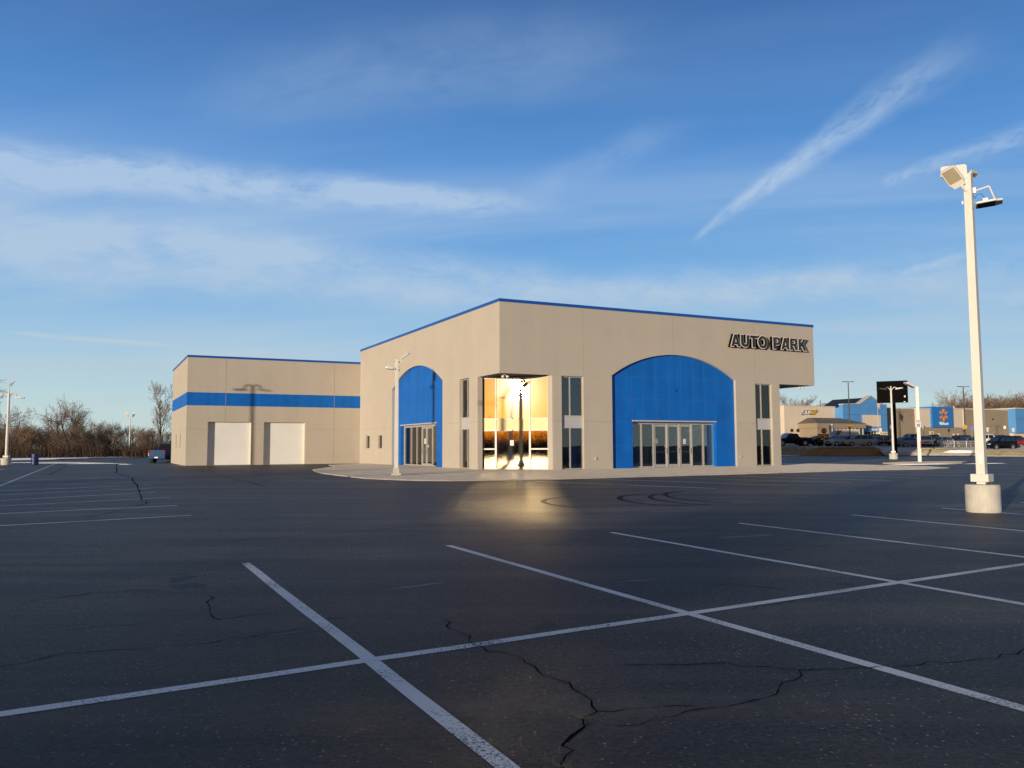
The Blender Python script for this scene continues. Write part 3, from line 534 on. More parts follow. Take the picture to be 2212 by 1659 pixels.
# arches
EA, EB, EZ = 9.42, 16.16, 2.98
RC = 0.20
pr = [(A0, 0.0), (EA, 0.0), (EA, EZ), (EB, EZ), (EB, 0.0), (A1, 0.0), (A1, ZS)] + arcR[1:-1] + [(A0, ZS)]
plate('arch_panel', [pr], 0.25, onR(RC), M['blue'], B)
j = JB()
def arcz(x, x0, x1, zs, za):
    c = (x0 + x1) / 2; a = (x1 - x0) / 2; h = za - zs; r = (a * a + h * h) / (2 * h); return za - r + math.sqrt(max(0, r * r - (x - c) ** 2))
for u in (9.40, 10.30, 11.28, 12.30, 13.29, 14.29, 15.21, 16.15): j.box(u - 0.009, RC - 0.003, EZ + 0.1, u + 0.009, RC + 0.02, arcz(u, A0, A1, ZS, ZA) - 0.02)
for z in (5.83, 4.41): j.box(A0 + 0.01, RC - 0.0035, z - 0.009, A1 - 0.01, RC + 0.02, z + 0.009)
for z in (2.96, 1.46):
    j.box(A0 + 0.01, RC - 0.0035, z - 0.009, EA - 0.02, RC + 0.02, z + 0.009); j.box(EB + 0.02, RC - 0.0035, z - 0.009, A1 - 0.01, RC + 0.02, z + 0.009)
j.build('panel_joint', M['bluejoint'], B)
EA2, EB2, EZ2 = 10.43, 17.92, 3.05
pl_ = [(L0, 0.0), (EA2, 0.0), (EA2, EZ2), (EB2, EZ2), (EB2, 0.0), (L1, 0.0), (L1, 5.92)] + arcL[1:-1] + [(L0, 5.92)]
vs, fs = curve_mesh([pl_], 0.25)
MB().add([(RC - v[2], v[0], v[1]) for v in vs], fs).build('arch_panel', M['blue'], B)
j = JB()
for v_ in (10.5, 11.55, 12.6, 13.65, 14.7, 15.75, 16.8, 17.85): j.box(RC - 0.003, v_ - 0.009, EZ2 + 0.1, RC + 0.02, v_ + 0.009, arcz(v_, L0, L1, 5.92, 7.36) - 0.02)
for z in (5.91, 4.44): j.box(RC - 0.0035, L0 + 0.01, z - 0.009, RC + 0.02, L1 - 0.01, z + 0.009)
for z in (3.03, 1.49): j.box(RC - 0.0035, L0 + 0.01, z - 0.009, RC + 0.02, EA2 - 0.02, z + 0.009); j.box(RC - 0.0035, EB2 + 0.02, z - 0.009, RC + 0.02, L1 - 0.01, z + 0.009)
j.build('panel_joint', M['bluejoint'], B)
# small fitting on the blue arch, wall hydrant boxes
MB().obox((12.78, RC - 0.03, 5.05), (0.07, 0, 0), (0, 0.05, 0), (0, 0, 0.06)).tube((12.78, RC - 0.08, 5.03), (12.78, RC - 0.1, 5.0), 0.04).build('wall_fitting', M['bluecap'], B)
for u in (6.52, 18.05): MB().box(u - 0.06, -0.05, 0.60, u + 0.06, 0.02, 0.76).tube((u, -0.05, 0.66), (u, -0.08, 0.64), 0.03).build('outlet_box', M['spandrel'], B)

def storefront(fmap, x0, x1, z1, mull, doors, d, thick=0.09, dark=None, plates=()):
    """aluminium frame at depth d with panes; mull = mullion centres; doors = list of (x0, x1)"""
    P = lambda a, b, z, w=0.0: fmap((a, z, -w))
    def bx(mbd, a0, a1, z0, z1_, w0, w1):
        c = [fmap((a, z, -w)) for w in (w0, w1) for a, z in ((a0, z0), (a1, z0), (a1, z1_), (a0, z1_))]
        mbd.add(c, [(0, 1, 2, 3), (4, 7, 6, 5), (0, 4, 5, 1), (1, 5, 6, 2), (2, 6, 7, 3), (3, 7, 4, 0)])
    f = MB(); xs = sorted(mull)
    bx(f, x0, x1, z1 - 0.09, z1, d, d + 0.12)
    edges = [x0 + 0.05] + xs + [x1 - 0.05]
    indoor = lambda a, b: any(a > q0 - 0.12 and b < q1 + 0.12 for q0, q1 in doors)
    for x in edges: bx(f, x - 0.05, x + 0.05, 0.05, z1 - 0.09, d - 0.02, d + 0.13)
    for a, b in zip(edges, edges[1:]):
        if not indoor(a, b): bx(f, a + 0.05, b - 0.05, 0.05, 0.13, d, d + 0.12)
    fo = f.build('storefront_frame', M['alu'], B)
    for a, b in zip(edges, edges[1:]):
        if indoor(a, b): continue
        g = MB(); bx(g, a + 0.05, b - 0.05, 0.13, z1 - 0.09, d + 0.05, d + 0.058); g.build('glass_pane', M['pane'], B)
    for q0, q1 in doors:
        dm = MB(); dz = z1 - 0.09
        bx(dm, q0, q0 + 0.09, 0.06, dz - 0.02, d + 0.01, d + 0.06); bx(dm, q1 - 0.09, q1, 0.06, dz - 0.02, d + 0.01, d + 0.06)
        bx(dm, q0 + 0.09, q1 - 0.09, 0.06, 0.24, d + 0.01, d + 0.06); bx(dm, q0 + 0.09, q1 - 0.09, dz - 0.14, dz - 0.02, d + 0.01, d + 0.06)
        do = dm.build('entrance_door', M['alu'], B)
        g = MB(); bx(g, q0 + 0.09, q1 - 0.09, 0.24, dz - 0.14, d + 0.03, d + 0.038); g.build('door_glass', M['pane'], do)
        hb = MB(); bx(hb, q0 + 0.10, q1 - 0.10, 1.03, 1.065, d + 0.10, d + 0.13); hb.build('push_bar', M['chrome'], do)
        hh = MB(); hx = q1 - 0.05; hh.path([fmap((hx, 0.95, -(d))), fmap((hx, 0.95, -(d - 0.06))), fmap((hx, 1.28, -(d - 0.06))), fmap((hx, 1.28, -(d)))], 0.016); hh.build('handle', M['steel'], do)
    for a, z, w, h in plates:
        p = MB(); bx(p, a - w / 2, a + w / 2, z - h / 2, z + h / 2, d + 0.03, d + 0.045); p.build('notice', M['paper'], B)
fR = lambda v: (v[0], -v[2], v[1]); fL = lambda v: (-v[2], v[0], v[1])
DR = 0.62
storefront(fR, EA, EB + 0.12, EZ - 0.06, [10.38, 11.33, 12.42, 13.42, 14.43, 15.40], [(11.40, 12.38), (12.46, 13.36), (13.48, 14.37)], DR, plates=[(11.62, 1.75, 0.22, 0.32), (13.86, 1.72, 0.24, 0.34), (12.27, 1.42, 0.14, 0.14)])
storefront(fL, EA2, EB2, EZ2 - 0.06, [11.93, 13.16, 14.08, 15.15, 16.40], [(12.0, 13.10), (13.22, 14.02)], 0.5, plates=[(13.55, 1.85, 0.24, 0.38), (12.05, 1.85, 0.2, 0.38), (12.9, 1.48, 0.14, 0.14)])
MB().box(EA - 0.02, RC - 0.06, EZ + 0.0, EB + 0.02, RC + 0.05, EZ + 0.085).build('lintel', M['spandrel'], B)
MB().box(RC - 0.06, EA2 - 0.02, EZ2, RC + 0.05, EB2 + 0.02, EZ2 + 0.085).build('lintel', M['spandrel'], B)
# blue reveals beside the entry glass, soffits over it
rv = MB(); rv.box(EB + 0.0, RC + 0.25, 0, EB + 0.16, DR + 0.2, EZ).box(EA - 0.14, RC + 0.25, 0, EA, DR + 0.2, EZ).box(EA, RC + 0.25, EZ - 0.06, EB, DR + 0.1, EZ)
rv.build('reveal', mat('light_blue', (0.06, 0.20, 0.48), 0.5), B)
rv = MB(); rv.box(RC + 0.25, EB2, 0, 0.7, EB2 + 0.14, EZ2).box(RC + 0.25, EA2 - 0.14, 0, 0.7, EA2, EZ2).box(RC + 0.25, EA2, EZ2 - 0.06, 0.6, EB2, EZ2).build('reveal', M['alu'], B)

def strip_window(fmap, a0, a1, m, d, z0=0.06, sz=(2.57, 3.25), z1=5.66):
    def bx(mbd, p0, p1, q0, q1, w0, w1):
        c = [fmap((a, z, -w)) for w in (w0, w1) for a, z in ((p0, q0), (p1, q0), (p1, q1), (p0, q1))]
        mbd.add(c, [(0, 1, 2, 3), (4, 7, 6, 5), (0, 4, 5, 1), (1, 5, 6, 2), (2, 6, 7, 3), (3, 7, 4, 0)])
    f = MB(); t = 0.05
    bx(f, a0, a0 + t, z0, z1, d, d + 0.1); bx(f, a1 - t, a1, z0, z1, d, d + 0.1)
    for q0, q1 in ((z0, sz[0]), (sz[1], z1)):
        bx(f, a0 + t, a1 - t, q0, q0 + t, d, d + 0.1); bx(f, a0 + t, a1 - t, q1 - t, q1, d, d + 0.1); bx(f, m - 0.03, m + 0.03, q0 + t, q1 - t, d - 0.02, d + 0.1)
    w = f.build('window', M['alu'], B)
    s = MB(); bx(s, a0 + t, a1 - t, sz[0], sz[1], d + 0.02, d + 0.08); s.build('spandrel', M['spandrel'], w)
    for q0, q1 in ((z0, sz[0]), (sz[1], z1)):
        for p0, p1 in ((a0 + t, m - 0.03), (m + 0.03, a1 - t)):
            g = MB(); bx(g, p0, p1, q0 + t, q1 - t, d + 0.05, d + 0.058); g.build('glass_pane', M['pane'], w)
strip_window(fR, 4.15, 5.70, 4.80, 0.14); strip_window(fR, 19.5, 21.0, 20.13, 0.14); strip_window(fL, 4.41, 5.92, 5.0, 0.16, z1=5.73)
for a0, a1 in ((22.0, 23.1), (25.4, 26.55)):
    f = MB(); f.box(0.10, a0, 1.30, 0.18, a0 + 0.05, 2.43).box(0.10, a1 - 0.05, 1.30, 0.18, a1, 2.43).box(0.10, a0 + 0.05, 1.30, 0.18, a1 - 0.05, 1.35).box(0.10, a0 + 0.05, 2.38, 0.18, a1 - 0.05, 2.43).box(-0.03, a0 - 0.04, 1.25, 0.05, a1 + 0.04, 1.29)
    w = f.build('window', M['alu'], B); MB().box(0.14, a0 + 0.05, 1.35, 0.148, a1 - 0.05, 2.38).build('glass_pane', M['pane'], w)

# glazed entrance across the cut corner: own axes, s from the left jamb to the right jamb, t inwards
c0, c1 = Vector((0.06, 3.35)), Vector((CUT - 0.03, 0.02)); sd_ = (c1 - c0); CL = sd_.length; sd_.normalize(); nd = Vector((-sd_.y, sd_.x)); nd = nd if nd.x > 0 else -nd
def cb(mbd, s0, s1, z0, z1, t0, t1, yaw=0.0):
    c = []; sm = (s0 + s1) / 2
    for t in (t0, t1):
        for s, z in ((s0, z0), (s1, z0), (s1, z1), (s0, z1)): p = c0 + sd_ * s + nd * (t + (s - sm) * math.tan(R_(yaw))); c.append((p.x, p.y, z))
    return mbd.add(c, [(0, 1, 2, 3), (4, 7, 6, 5), (0, 4, 5, 1), (1, 5, 6, 2), (2, 6, 7, 3), (3, 7, 4, 0)])
cb(MB(), CL - 0.30, CL, 0, ZO, 0.0, 0.25).build('corner_jamb', M['stucco'], B); cb(MB(), 0.0, 0.02, 0, ZO, 0.06, 0.5).build('corner_jamb', M['stucco'], B)
GE = CL - 0.32; GS = 0.06; GW = GE - GS; TB = 0.20
xm = [GS, GS + GW * 0.252, GS + GW * 0.495, GS + GW * 0.742, GE]
ZB, ZT, ZP0, ZP1, ZTOP = 0.06, 1.28, 2.44, 3.10, 5.66
f = MB()
for k, x in enumerate(xm):
    if k == 2: cb(f, x - 0.02, x + 0.02, ZP1 + 0.06, ZTOP, TB - 0.03, TB + 0.05)
    else: cb(f, x - (0 if k == 0 else 0.035), x + (0 if k == 4 else 0.035), ZB, ZTOP, TB - 0.04, TB + 0.06)
for k in (1, 3): cb(f, xm[k] - 0.06, xm[k] + 0.06, ZB, ZP0, TB - 0.055, TB - 0.041)
for z0, z1 in ((ZP1, ZP1 + 0.06), (ZP0 - 0.06, ZP0), (ZTOP - 0.05, ZTOP)):
    for a, b in zip(xm, xm[1:]): cb(f, a + 0.036, b - 0.036, z0, z1, TB - 0.03, TB + 0.05)
for a, b in ((xm[0], xm[1]), (xm[3], xm[4])): cb(f, a + 0.036, b - 0.036, ZT - 0.045, ZT + 0.045, TB - 0.03, TB + 0.05)
cb(f, GS + 0.036, GE - 0.036, ZB - 0.04, ZB + 0.06, TB - 0.03, TB + 0.05)
f.build('corner_frame', M['white'], B)
for a, b, yw in ((0, 1, -0.8), (1, 2, -0.1), (2, 3, 0.05), (3, 4, 0.45)):
    cb(MB(), xm[a] + 0.03, xm[b] - 0.03, ZP1 + 0.06, ZTOP - 0.05, TB + 0.0, TB + 0.008, yw).build('glass_pane', M['mirror'], B)
for a, b in ((0, 1), (1, 3), (3, 4)):
    cb(MB(), xm[a] + 0.036, xm[b] - 0.036, ZP0, ZP1, TB + 0.005, TB + 0.03).build('spandrel', M['gold'], B)
cb(MB(), xm[1] + 0.036, xm[3] - 0.036, ZB + 0.06, ZP0 - 0.06, TB, TB + 0.008).build('glass_pane', M['mirror_low'], B)
for a, b in ((0, 1), (3, 4)):
    for z0, z1 in ((ZB + 0.06, ZT - 0.045), (ZT + 0.045, ZP0 - 0.06)): cb(MB(), xm[a] + 0.036, xm[b] - 0.036, z0, z1, TB, TB + 0.008, (0.7 if z0 < 1 else 0.5) if a == 0 else (-0.45 if z0 < 1 else -0.6)).build('glass_pane', M['mirror_low'], B)
xc = xm[1] + (xm[3] - xm[1]) * 0.47
cb(MB(), xc - 0.12, xc + 0.12, 1.48, 1.82, TB - 0.006, TB - 0.002).build('notice', M['paper'], B)
MB().add([], [])
# inside: floor, walls, ceiling, columns
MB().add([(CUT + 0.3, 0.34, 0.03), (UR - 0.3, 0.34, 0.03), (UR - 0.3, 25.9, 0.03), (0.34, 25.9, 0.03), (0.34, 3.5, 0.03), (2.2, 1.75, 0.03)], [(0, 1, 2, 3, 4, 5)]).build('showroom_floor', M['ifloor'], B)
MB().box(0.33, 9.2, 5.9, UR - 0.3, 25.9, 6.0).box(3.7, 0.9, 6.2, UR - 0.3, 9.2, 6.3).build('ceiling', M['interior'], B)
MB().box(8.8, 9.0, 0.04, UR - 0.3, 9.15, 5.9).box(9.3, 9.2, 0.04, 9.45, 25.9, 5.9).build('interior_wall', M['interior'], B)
MB().box(EA - 0.3, 4.4, 0.04, 12.0, 4.5, 3.0).build('vestibule_wall', M['cream'], B); MB().box(EB - 0.15, 1.2, 0.04, EB - 0.05, 4.4, 2.75).build('vestibule_wall', M['cream'], B); MB().box(EB + 0.1, 0.9, 0.04, EB + 0.2, 4.4, 2.75).build('vestibule_wall', M['cream'], B)
MB().box(EA - 0.3, 0.85, 3.0, EB + 0.3, 4.5, 3.1).build('vestibule_ceiling', M['interior'], B)
for x, y in ((5.4, 0.85), (20.75, 0.85), (13.2, 5.2), (1.6, 5.2), (8.3, 3.4), (17.6, 4.2)):
    MB().box(x - 0.28, y - 0.28, 0.04, x + 0.28, y + 0.28, 5.85).build('column', M['blue'], B)
f = MB(); cb(f, 0.75, 0.83, 0.05, 2.3, 1.0, 1.08).build('inner_frame', M['white'], B)
# AUTO PARK in raised letters
def el_(cx, cy, rx, ry, a0, a1, n=18): return [(cx + rx * math.cos(R_(a0 + (a1 - a0) * i / n)), cy + ry * math.sin(R_(a0 + (a1 - a0) * i / n))) for i in range(n + 1)]
GL = dict(
    A=(0.98, [[(0, 0), (0.345, 1), (0.635, 1), (0.98, 0), (0.70, 0), (0.645, 0.17), (0.335, 0.17), (0.28, 0)], [(0.40, 0.37), (0.58, 0.37), (0.49, 0.68)]]),
    U=(0.90, [[(0, 1), (0, 0.36)] + el_(0.45, 0.36, 0.45, 0.37, 180, 360) + [(0.90, 1), (0.62, 1), (0.62, 0.38)] + el_(0.45, 0.38, 0.17, 0.15, 360, 180) + [(0.28, 1)]]),
    T=(0.84, [[(0, 1), (0.84, 1), (0.84, 0.78), (0.56, 0.78), (0.56, 0), (0.28, 0), (0.28, 0.78), (0, 0.78)]]),
    O=(1.00, [el_(0.5, 0.5, 0.5, 0.52, 0, 350, 35), el_(0.5, 0.5, 0.215, 0.29, 0, 350, 35)]),
    P=(0.86, [[(0, 0), (0, 1), (0.52, 1)] + el_(0.52, 0.67, 0.34, 0.33, 90, -90) + [(0.28, 0.34), (0.28, 0)], [(0.28, 0.79), (0.48, 0.79)] + el_(0.48, 0.67, 0.11, 0.12, 90, -90, 8) + [(0.28, 0.55)]]),
    R=(0.94, [[(0, 0), (0, 1), (0.54, 1)] + el_(0.54, 0.69, 0.34, 0.31, 90, -62) + [(0.92, 0), (0.62, 0), (0.45, 0.36), (0.28, 0.36), (0.28, 0)], [(0.28, 0.79), (0.50, 0.79)] + el_(0.50, 0.68, 0.11, 0.11, 90, -90, 8) + [(0.28, 0.57)]]),
    K=(0.96, [[(0, 0), (0, 1), (0.28, 1), (0.28, 0.63), (0.60, 1), (0.93, 1), (0.56, 0.60), (0.97, 0), (0.63, 0), (0.38, 0.41), (0.28, 0.31), (0.28, 0)]]))
def letters(word, x0, x1, z0, hgt, slant=0.0):
    gap = 0.07; tot = sum(GL[c][0] for c in word) + gap * (len(word) - 1); k = (x1 - x0) / tot; x = 0.0
    for c in word:
        w, loops = GL[c]; lp = [[((x + px) * k + x0, z0 + pz * hgt) for px, pz in l] for l in loops]; x += w + gap
        vs, fs = curve_mesh(lp, 0.24, 0.040); body = MB().add([(v[0], -0.27 - v[2], v[1]) for v in vs], fs).build('sign_letter', M['letterblack'], B)
        vs, fs = curve_mesh(lp, 0.02, 0.038); MB().add([(v[0], -0.292 - v[2], v[1]) for v in vs], fs).build('letter_rim', M['letterrim'], body)
        vs, fs = curve_mesh(lp, 0.02, -0.008); MB().add([(v[0], -0.315 - v[2], v[1]) for v in vs], fs).build('letter_face', M['facegrey'], body)
letters('AUTO', 17.20, 20.42, 8.12, 0.83); letters('PARK', 20.98, 24.12, 8.12, 0.83)
# cameras under the overhangs
def dome_cam(x, y, z):
    m = MB(); m.tube((x, y, z), (x, y, z - 0.06), 0.09, 0.09, 12)
    for q in (-0.12, 0.12): m.tube((x + q, y, z - 0.06), (x + q, y - 0.02, z - 0.12), 0.03, 0.05); m.lathe([(0.005, z - 0.24), (0.06, z - 0.23), (0.095, z - 0.18), (0.095, z - 0.12), (0.05, z - 0.09)], 12, (x + q * 1.25, y - 0.03))
    return m.build('security_camera', M['white'], B, True)
dome_cam(0.62, 0.55, ZO); dome_cam(24.35, 0.6, ZO)
MB().path([(1.5, 2.9, 2.1), (1.5, 2.9, 2.3)], 0.04).lathe([(0.01, 2.0), (0.09, 2.02), (0.09, 2.12), (0.04, 2.16)], 12, (1.5, 2.9)).build('security_camera', M['white'], B, True)

# garage wing
gd = [(-12.72, -9.24), (-8.27, -4.80)]; GZ = 3.55
fr = [(WX, 0), (gd[0][0], 0), (gd[0][0], GZ), (gd[0][1], GZ), (gd[0][1], 0), (gd[1][0], 0), (gd[1][0], GZ), (gd[1][1], GZ), (gd[1][1], 0), (-0.002, 0), (-0.002, WH), (WX, WH)]
plate('wing_front_wall', [fr], 0.34, onR(VL), M['stucco'], B)
sl = [(36.85, 1.43, 37.7, 2.66), (32.9, 1.43, 33.75, 2.66)]
vs, fs = curve_mesh([[(VL + 0.342, 0), (WY, 0), (WY, WH), (VL + 0.342, WH)]] + [[(a, z0), (b, z0), (b, z1), (a, z1)] for a, z0, b, z1 in sl], 0.32)
MB().add([(WX - v[2], v[0], v[1]) for v in vs], fs).build('wing_side_wall', M['stucco'], B)
for a, z0, b, z1 in sl:
    w = MB().box(WX + 0.2, a, z0, WX + 0.26, b, z1).build('window', mat('red_frame', (0.20, 0.075, 0.05), 0.5) if 'red_frame' not in bpy.data.materials else bpy.data.materials['red_frame'], B)
    MB().box(WX + 0.185, a + 0.06, z0 + 0.06, WX + 0.195, b - 0.06, z1 - 0.06).build('glass_pane', M['carglass'], w)
MB().box(WX + 0.33, VL + 0.35, WH - 0.5, 3.5, WY, WH - 0.42).build('wing_roof', M['roof'], B)
MB().box(WX + 0.33, WY - 0.3, 0, 3.5, WY, WH - 0.5).build('wing_rear_wall', M['stucco'], B)
MB().box(WX - e, VL - e, WH - 0.16, -0.036, VL + 0.36, WH + 0.012).box(WX - e, VL + 0.362, WH - 0.16, WX + 0.36, WY + e, WH + 0.012).build('parapet_cap', M['bluecap'], B)
MB().box(WX - 0.004, VL - 0.004, 4.87, -0.003, VL + 0.02, 5.94).box(WX - 0.004, VL + 0.021, 4.87, WX + 0.02, WY, 5.94).build('accent_stripe', M['blue'], B)
j = JB(); j.box(-11.385, VL - 0.0065, GZ + 0.02, -11.357, VL + 0.01, WH - 0.165); j.box(-2.345, VL - 0.0065, 0, -2.317, VL + 0.01, WH - 0.165)
for a, b in ((WX, gd[0][0]), (gd[0][1], gd[1][0]), (gd[1][1], -0.01)): j.box(a, VL - 0.003, 2.945, b, VL + 0.01, 2.97)
j.box(WX - 0.003, VL, 2.945, WX + 0.01, WY, 2.97); j.build('wall_joint', M['joint'], B)
for a, b in gd:
    g = MB(); y = VL + 0.34
    for k in range(6): z0, z1 = k * GZ / 6, (k + 1) * GZ / 6; g.box(a - 0.05, y + 0.002, z0 + 0.006, b + 0.05, y + 0.06, z1 - 0.006); g.box(a - 0.05, y + 0.012, z1 - 0.006, b + 0.05, y + 0.05, z1 + 0.006)
    g.build('garage_door', M['garage'], B)
    MB().box(b - 0.06, VL + 0.02, 0, b - 0.002, VL + 0.338, GZ - 0.003).build('door_jamb', M['cream'], B)

# stair inside the entrance: a thing of its own
st = empty('staircase', (ORG.x, ORG.y, 0), BROT); tag(st, 'staircase with pale handrails seen through the corner entrance glass', 'staircase')
def cp3(s, t, z): p = c0 + sd_ * s + nd * t; return (p.x, p.y, z)
s0 = MB()
for k in range(6):
    a = xm[1] + 0.55 - 0.10 * k; pts = [cp3(a - 0.2, 2.2 + 0.25 * k, 0.04), cp3(a + 0.5, 2.2 + 0.25 * k, 0.04), cp3(a + 0.5, 2.45 + 0.25 * k, 0.04), cp3(a - 0.2, 2.45 + 0.25 * k, 0.04)]
    s0.add(pts + [(p[0], p[1], 0.2 + 0.17 * k) for p in pts], [(3, 2, 1, 0), (4, 5, 6, 7), (0, 1, 5, 4), (1, 2, 6, 5), (2, 3, 7, 6), (3, 0, 4, 7)])
s0.build('steps', M['cream'], st)
for off in (0.0, 0.62):
    h = MB(); a = xm[1] + 0.25 + off
    h.path([cp3(a, 1.6, 1.75), cp3(a + 0.62, 1.3, 1.2), cp3(a + 0.62, 1.3, 0.9), cp3(a + 0.35, 1.4, 1.15)], 0.022); h.path([cp3(a + 0.36, 1.4, 0.05), cp3(a + 0.36, 1.4, 1.42)], 0.02); h.path([cp3(a + 0.1, 1.6, 0.65), cp3(a + 0.5, 1.4, 0.35)], 0.02)
    h.build('handrail', M['white'], st)

# ------------------------------------------------------------------ light poles
def slab_head(c, ax, ay, az, lens, parent, fins=True):
    """flat lamp head: centre, half length, half width, half thickness vectors; the lens lies on the +az side"""
    c, ax, ay, az = map(Vector, (c, ax, ay, az)); m = MB(); r = []
    for s, k in ((-1.0, 0.80), (-0.86, 0.97), (0.5, 1.0), (0.62, 0.86), (1.0, 0.72)):
        p = c + ax * s; r.append([p - ay * k - az * 0.9, p + ay * k - az * 0.9, p + ay * k * 1.02 + az * 0.55, p + ay * k * 0.96 + az, p - ay * k * 0.96 + az, p - ay * k * 1.02 + az * 0.55])
    m.loft(r); ho = m.build('lamp_head', M['polewhite'], parent)
    l = MB(); q = az.normalized() * 0.004
    l.add([c + ax * s + ay * k + az + q for s, k in ((-0.88, -0.80), (0.46, -0.84), (0.46, 0.84), (-0.88, 0.80))], [(0, 1, 2, 3)]); l.build('lens', M[lens], ho)
    if fins:
        fm = MB()
        for i in range(5): fm.obox(c + ay * (-0.7 + 0.35 * i) - az * 1.25 - ax * 0.1, ax * 0.7, ay * 0.02, az * 0.36)
        fm.build('cooling_fins', M['polewhite'], ho)
    return ho
def pole_thing(x, y, z, rz, label, h, w, base, group='white light poles of the car lot', square=True):
    t = empty('light_pole', (x, y, z), rz); tag(t, label, 'light pole', group)
    z0 = 0.0
    if base == 'drum':
        MB().lathe([(0.40, 0.0), (0.412, 0.04), (0.412, 0.56), (0.395, 0.60), (0.05, 0.605)], 32).build('concrete_base', M['polecon'], t, False); z0 = 0.605
        MB().box(-0.215, -0.215, 0.66, 0.215, 0.215, 0.83).build('base_cover', M['polewhite'], t, bevel=0.012)
        bt = MB()
        for a in (-0.16, 0.16):
            for b in (-0.16, 0.16): bt.tube((a, b, 0.60), (a, b, 0.66), 0.016)
        bt.build('anchor_bolts', M['bark'], t)
    elif base == 'block':
        MB().box(-0.23, -0.23, 0.0, 0.23, 0.23, 0.10).box(-0.15, -0.15, 0.10, 0.15, 0.15, 0.34).build('base_cover', M['polecon'], t, bevel=0.015); z0 = 0.10
    if square: MB().loft([[(sx * w / 2 * k, sy * w / 2 * k, zz) for sx, sy in ((-1, -1), (1, -1), (1, 1), (-1, 1))] for zz, k in ((z0, 1.04), (h * 0.5, 1.0), (h, 0.92))]).build('pole', M['polewhite'], t, bevel=0.008)
    else: MB().tube((0, 0, z0), (0, 0, h), w / 2, w / 2 * 0.75, 12).build('pole', M['polewhite'], t)
    return t
def arm(pts, r, t, m='polewhite'): return MB().path([Vector(p) for p in pts], r, 8).build('bracket_arm', M[m], t)

# nearest pole: x is across the line of sight, y away from the camera
yaw = math.atan2(10.05, 17.65)
t = pole_thing(9.97, 17.65, 0, -yaw, 'tall white square light pole on a round concrete base, nearest to the camera', 7.55, 0.205, 'drum')
t.scale = (0.81, 0.81, 0.968); bpy.context.view_layer.update(); [setattr(c_, 'rotation_euler', (0, 0, R_(-17))) for c_ in t.children if c_.name.startswith(('pole', 'base_cover', 'anchor'))]
slab_head((-0.345, -0.22, 7.475), (0.146, 0.12, -0.192), (0.18, -0.05, 0.057), (-0.002, -0.033, -0.022), 'lens', t, False)
slab_head((-0.33, 0.12, 7.67), (0.0, -0.03, -0.16), (0.32, 0.04, 0.0), (0.004, 0.03, -0.006), 'lens', t, False)
slab_head((0.13, 0.22, 7.60), (0.08, 0.16, 0.01), (0.04, -0.03, 0.035), (0.0, 0.015, -0.03), 'lens', t, False)
slab_head((0.46, 0.02, 6.83), (0.31, 0.0, 0.015), (0.0, 0.22, -0.015), (0.0, 0.003, -0.022), 'lensdark', t, False)
arm([(0.08, 0.02, 7.14), (0.48, 0.02, 7.22), (0.61, 0.02, 6.88)], 0.020, t); arm([(-0.04, -0.08, 7.15), (-0.12, -0.12, 7.22), (-0.16, -0.13, 7.30)], 0.035, t); arm([(0, 0, 7.45), (-0.08, 0.08, 7.55)], 0.035, t); arm([(0.03, 0.05, 7.5), (0.09, 0.14, 7.58)], 0.03, t)
MB().box(0.32, -0.05, 6.87, 0.44, 0.06, 6.95).build('driver_box', M['white'], t)
MB().box(-0.46, 0.05, 7.78, -0.40, 0.075, 7.80).build('maker_plate', M['steel'], t)
MB().box(-0.05, -0.118, 1.05, 0.05, -0.104, 1.28).build('handhole_cover', M['polewhite'], t, bevel=0.004)
MB().path([(0.10, 0, 7.06), (0.14, 0, 6.98), (0.20, 0, 7.06), (0.30, 0, 7.06), (0.38, 0, 6.94)], 0.008).build('cable', M['signblue'], t)
MB().tube((-0.16, 0, 6.90), (0.16, 0, 6.90), 0.015).box(-0.17, -0.02, 6.88, -0.14, 0.02, 6.95).box(0.10, -0.03, 7.1, 0.17, 0.03, 7.22).build('bracket_bolts', M['steel'], t)

t = pole_thing(-5.72, 40.9, 0.045, R_(12), 'white square light pole on the apron in front of the left blue arch', 5.62, 0.18, 'block'); t.scale = (1.0, 1.0, 1.02)
slab_head((0.42, 0.0, 5.80), (0.23, 0.0, 0.165), (0, 0.20, 0), (0.02, 0, -0.032), 'lens', t, False); arm([(0.08, 0, 5.48), (0.2, 0, 5.48), (0.24, 0, 5.6)], 0.025, t)
slab_head((-0.36, -0.05, 5.17), (-0.20, 0, 0.03), (0.02, 0.20, 0), (0, 0, -0.045), 'lensdark', t); arm([(-0.08, 0, 5.42), (-0.36, 0, 5.45), (-0.46, -0.03, 5.22)], 0.022, t)
MB().tube((-0.14, 0, 5.50), (0.15, 0, 5.50), 0.02).tube((0.09, 0, 5.10), (0.14, 0, 5.08), 0.04).tube((0.09, 0, 5.22), (0.13, 0.0, 5.3), 0.012).build('bracket_bolts', M['steel'], t)
MB().box(0.205, -0.03, 5.62, 0.26, 0.03, 5.68).build('photocell', M['black'], t)

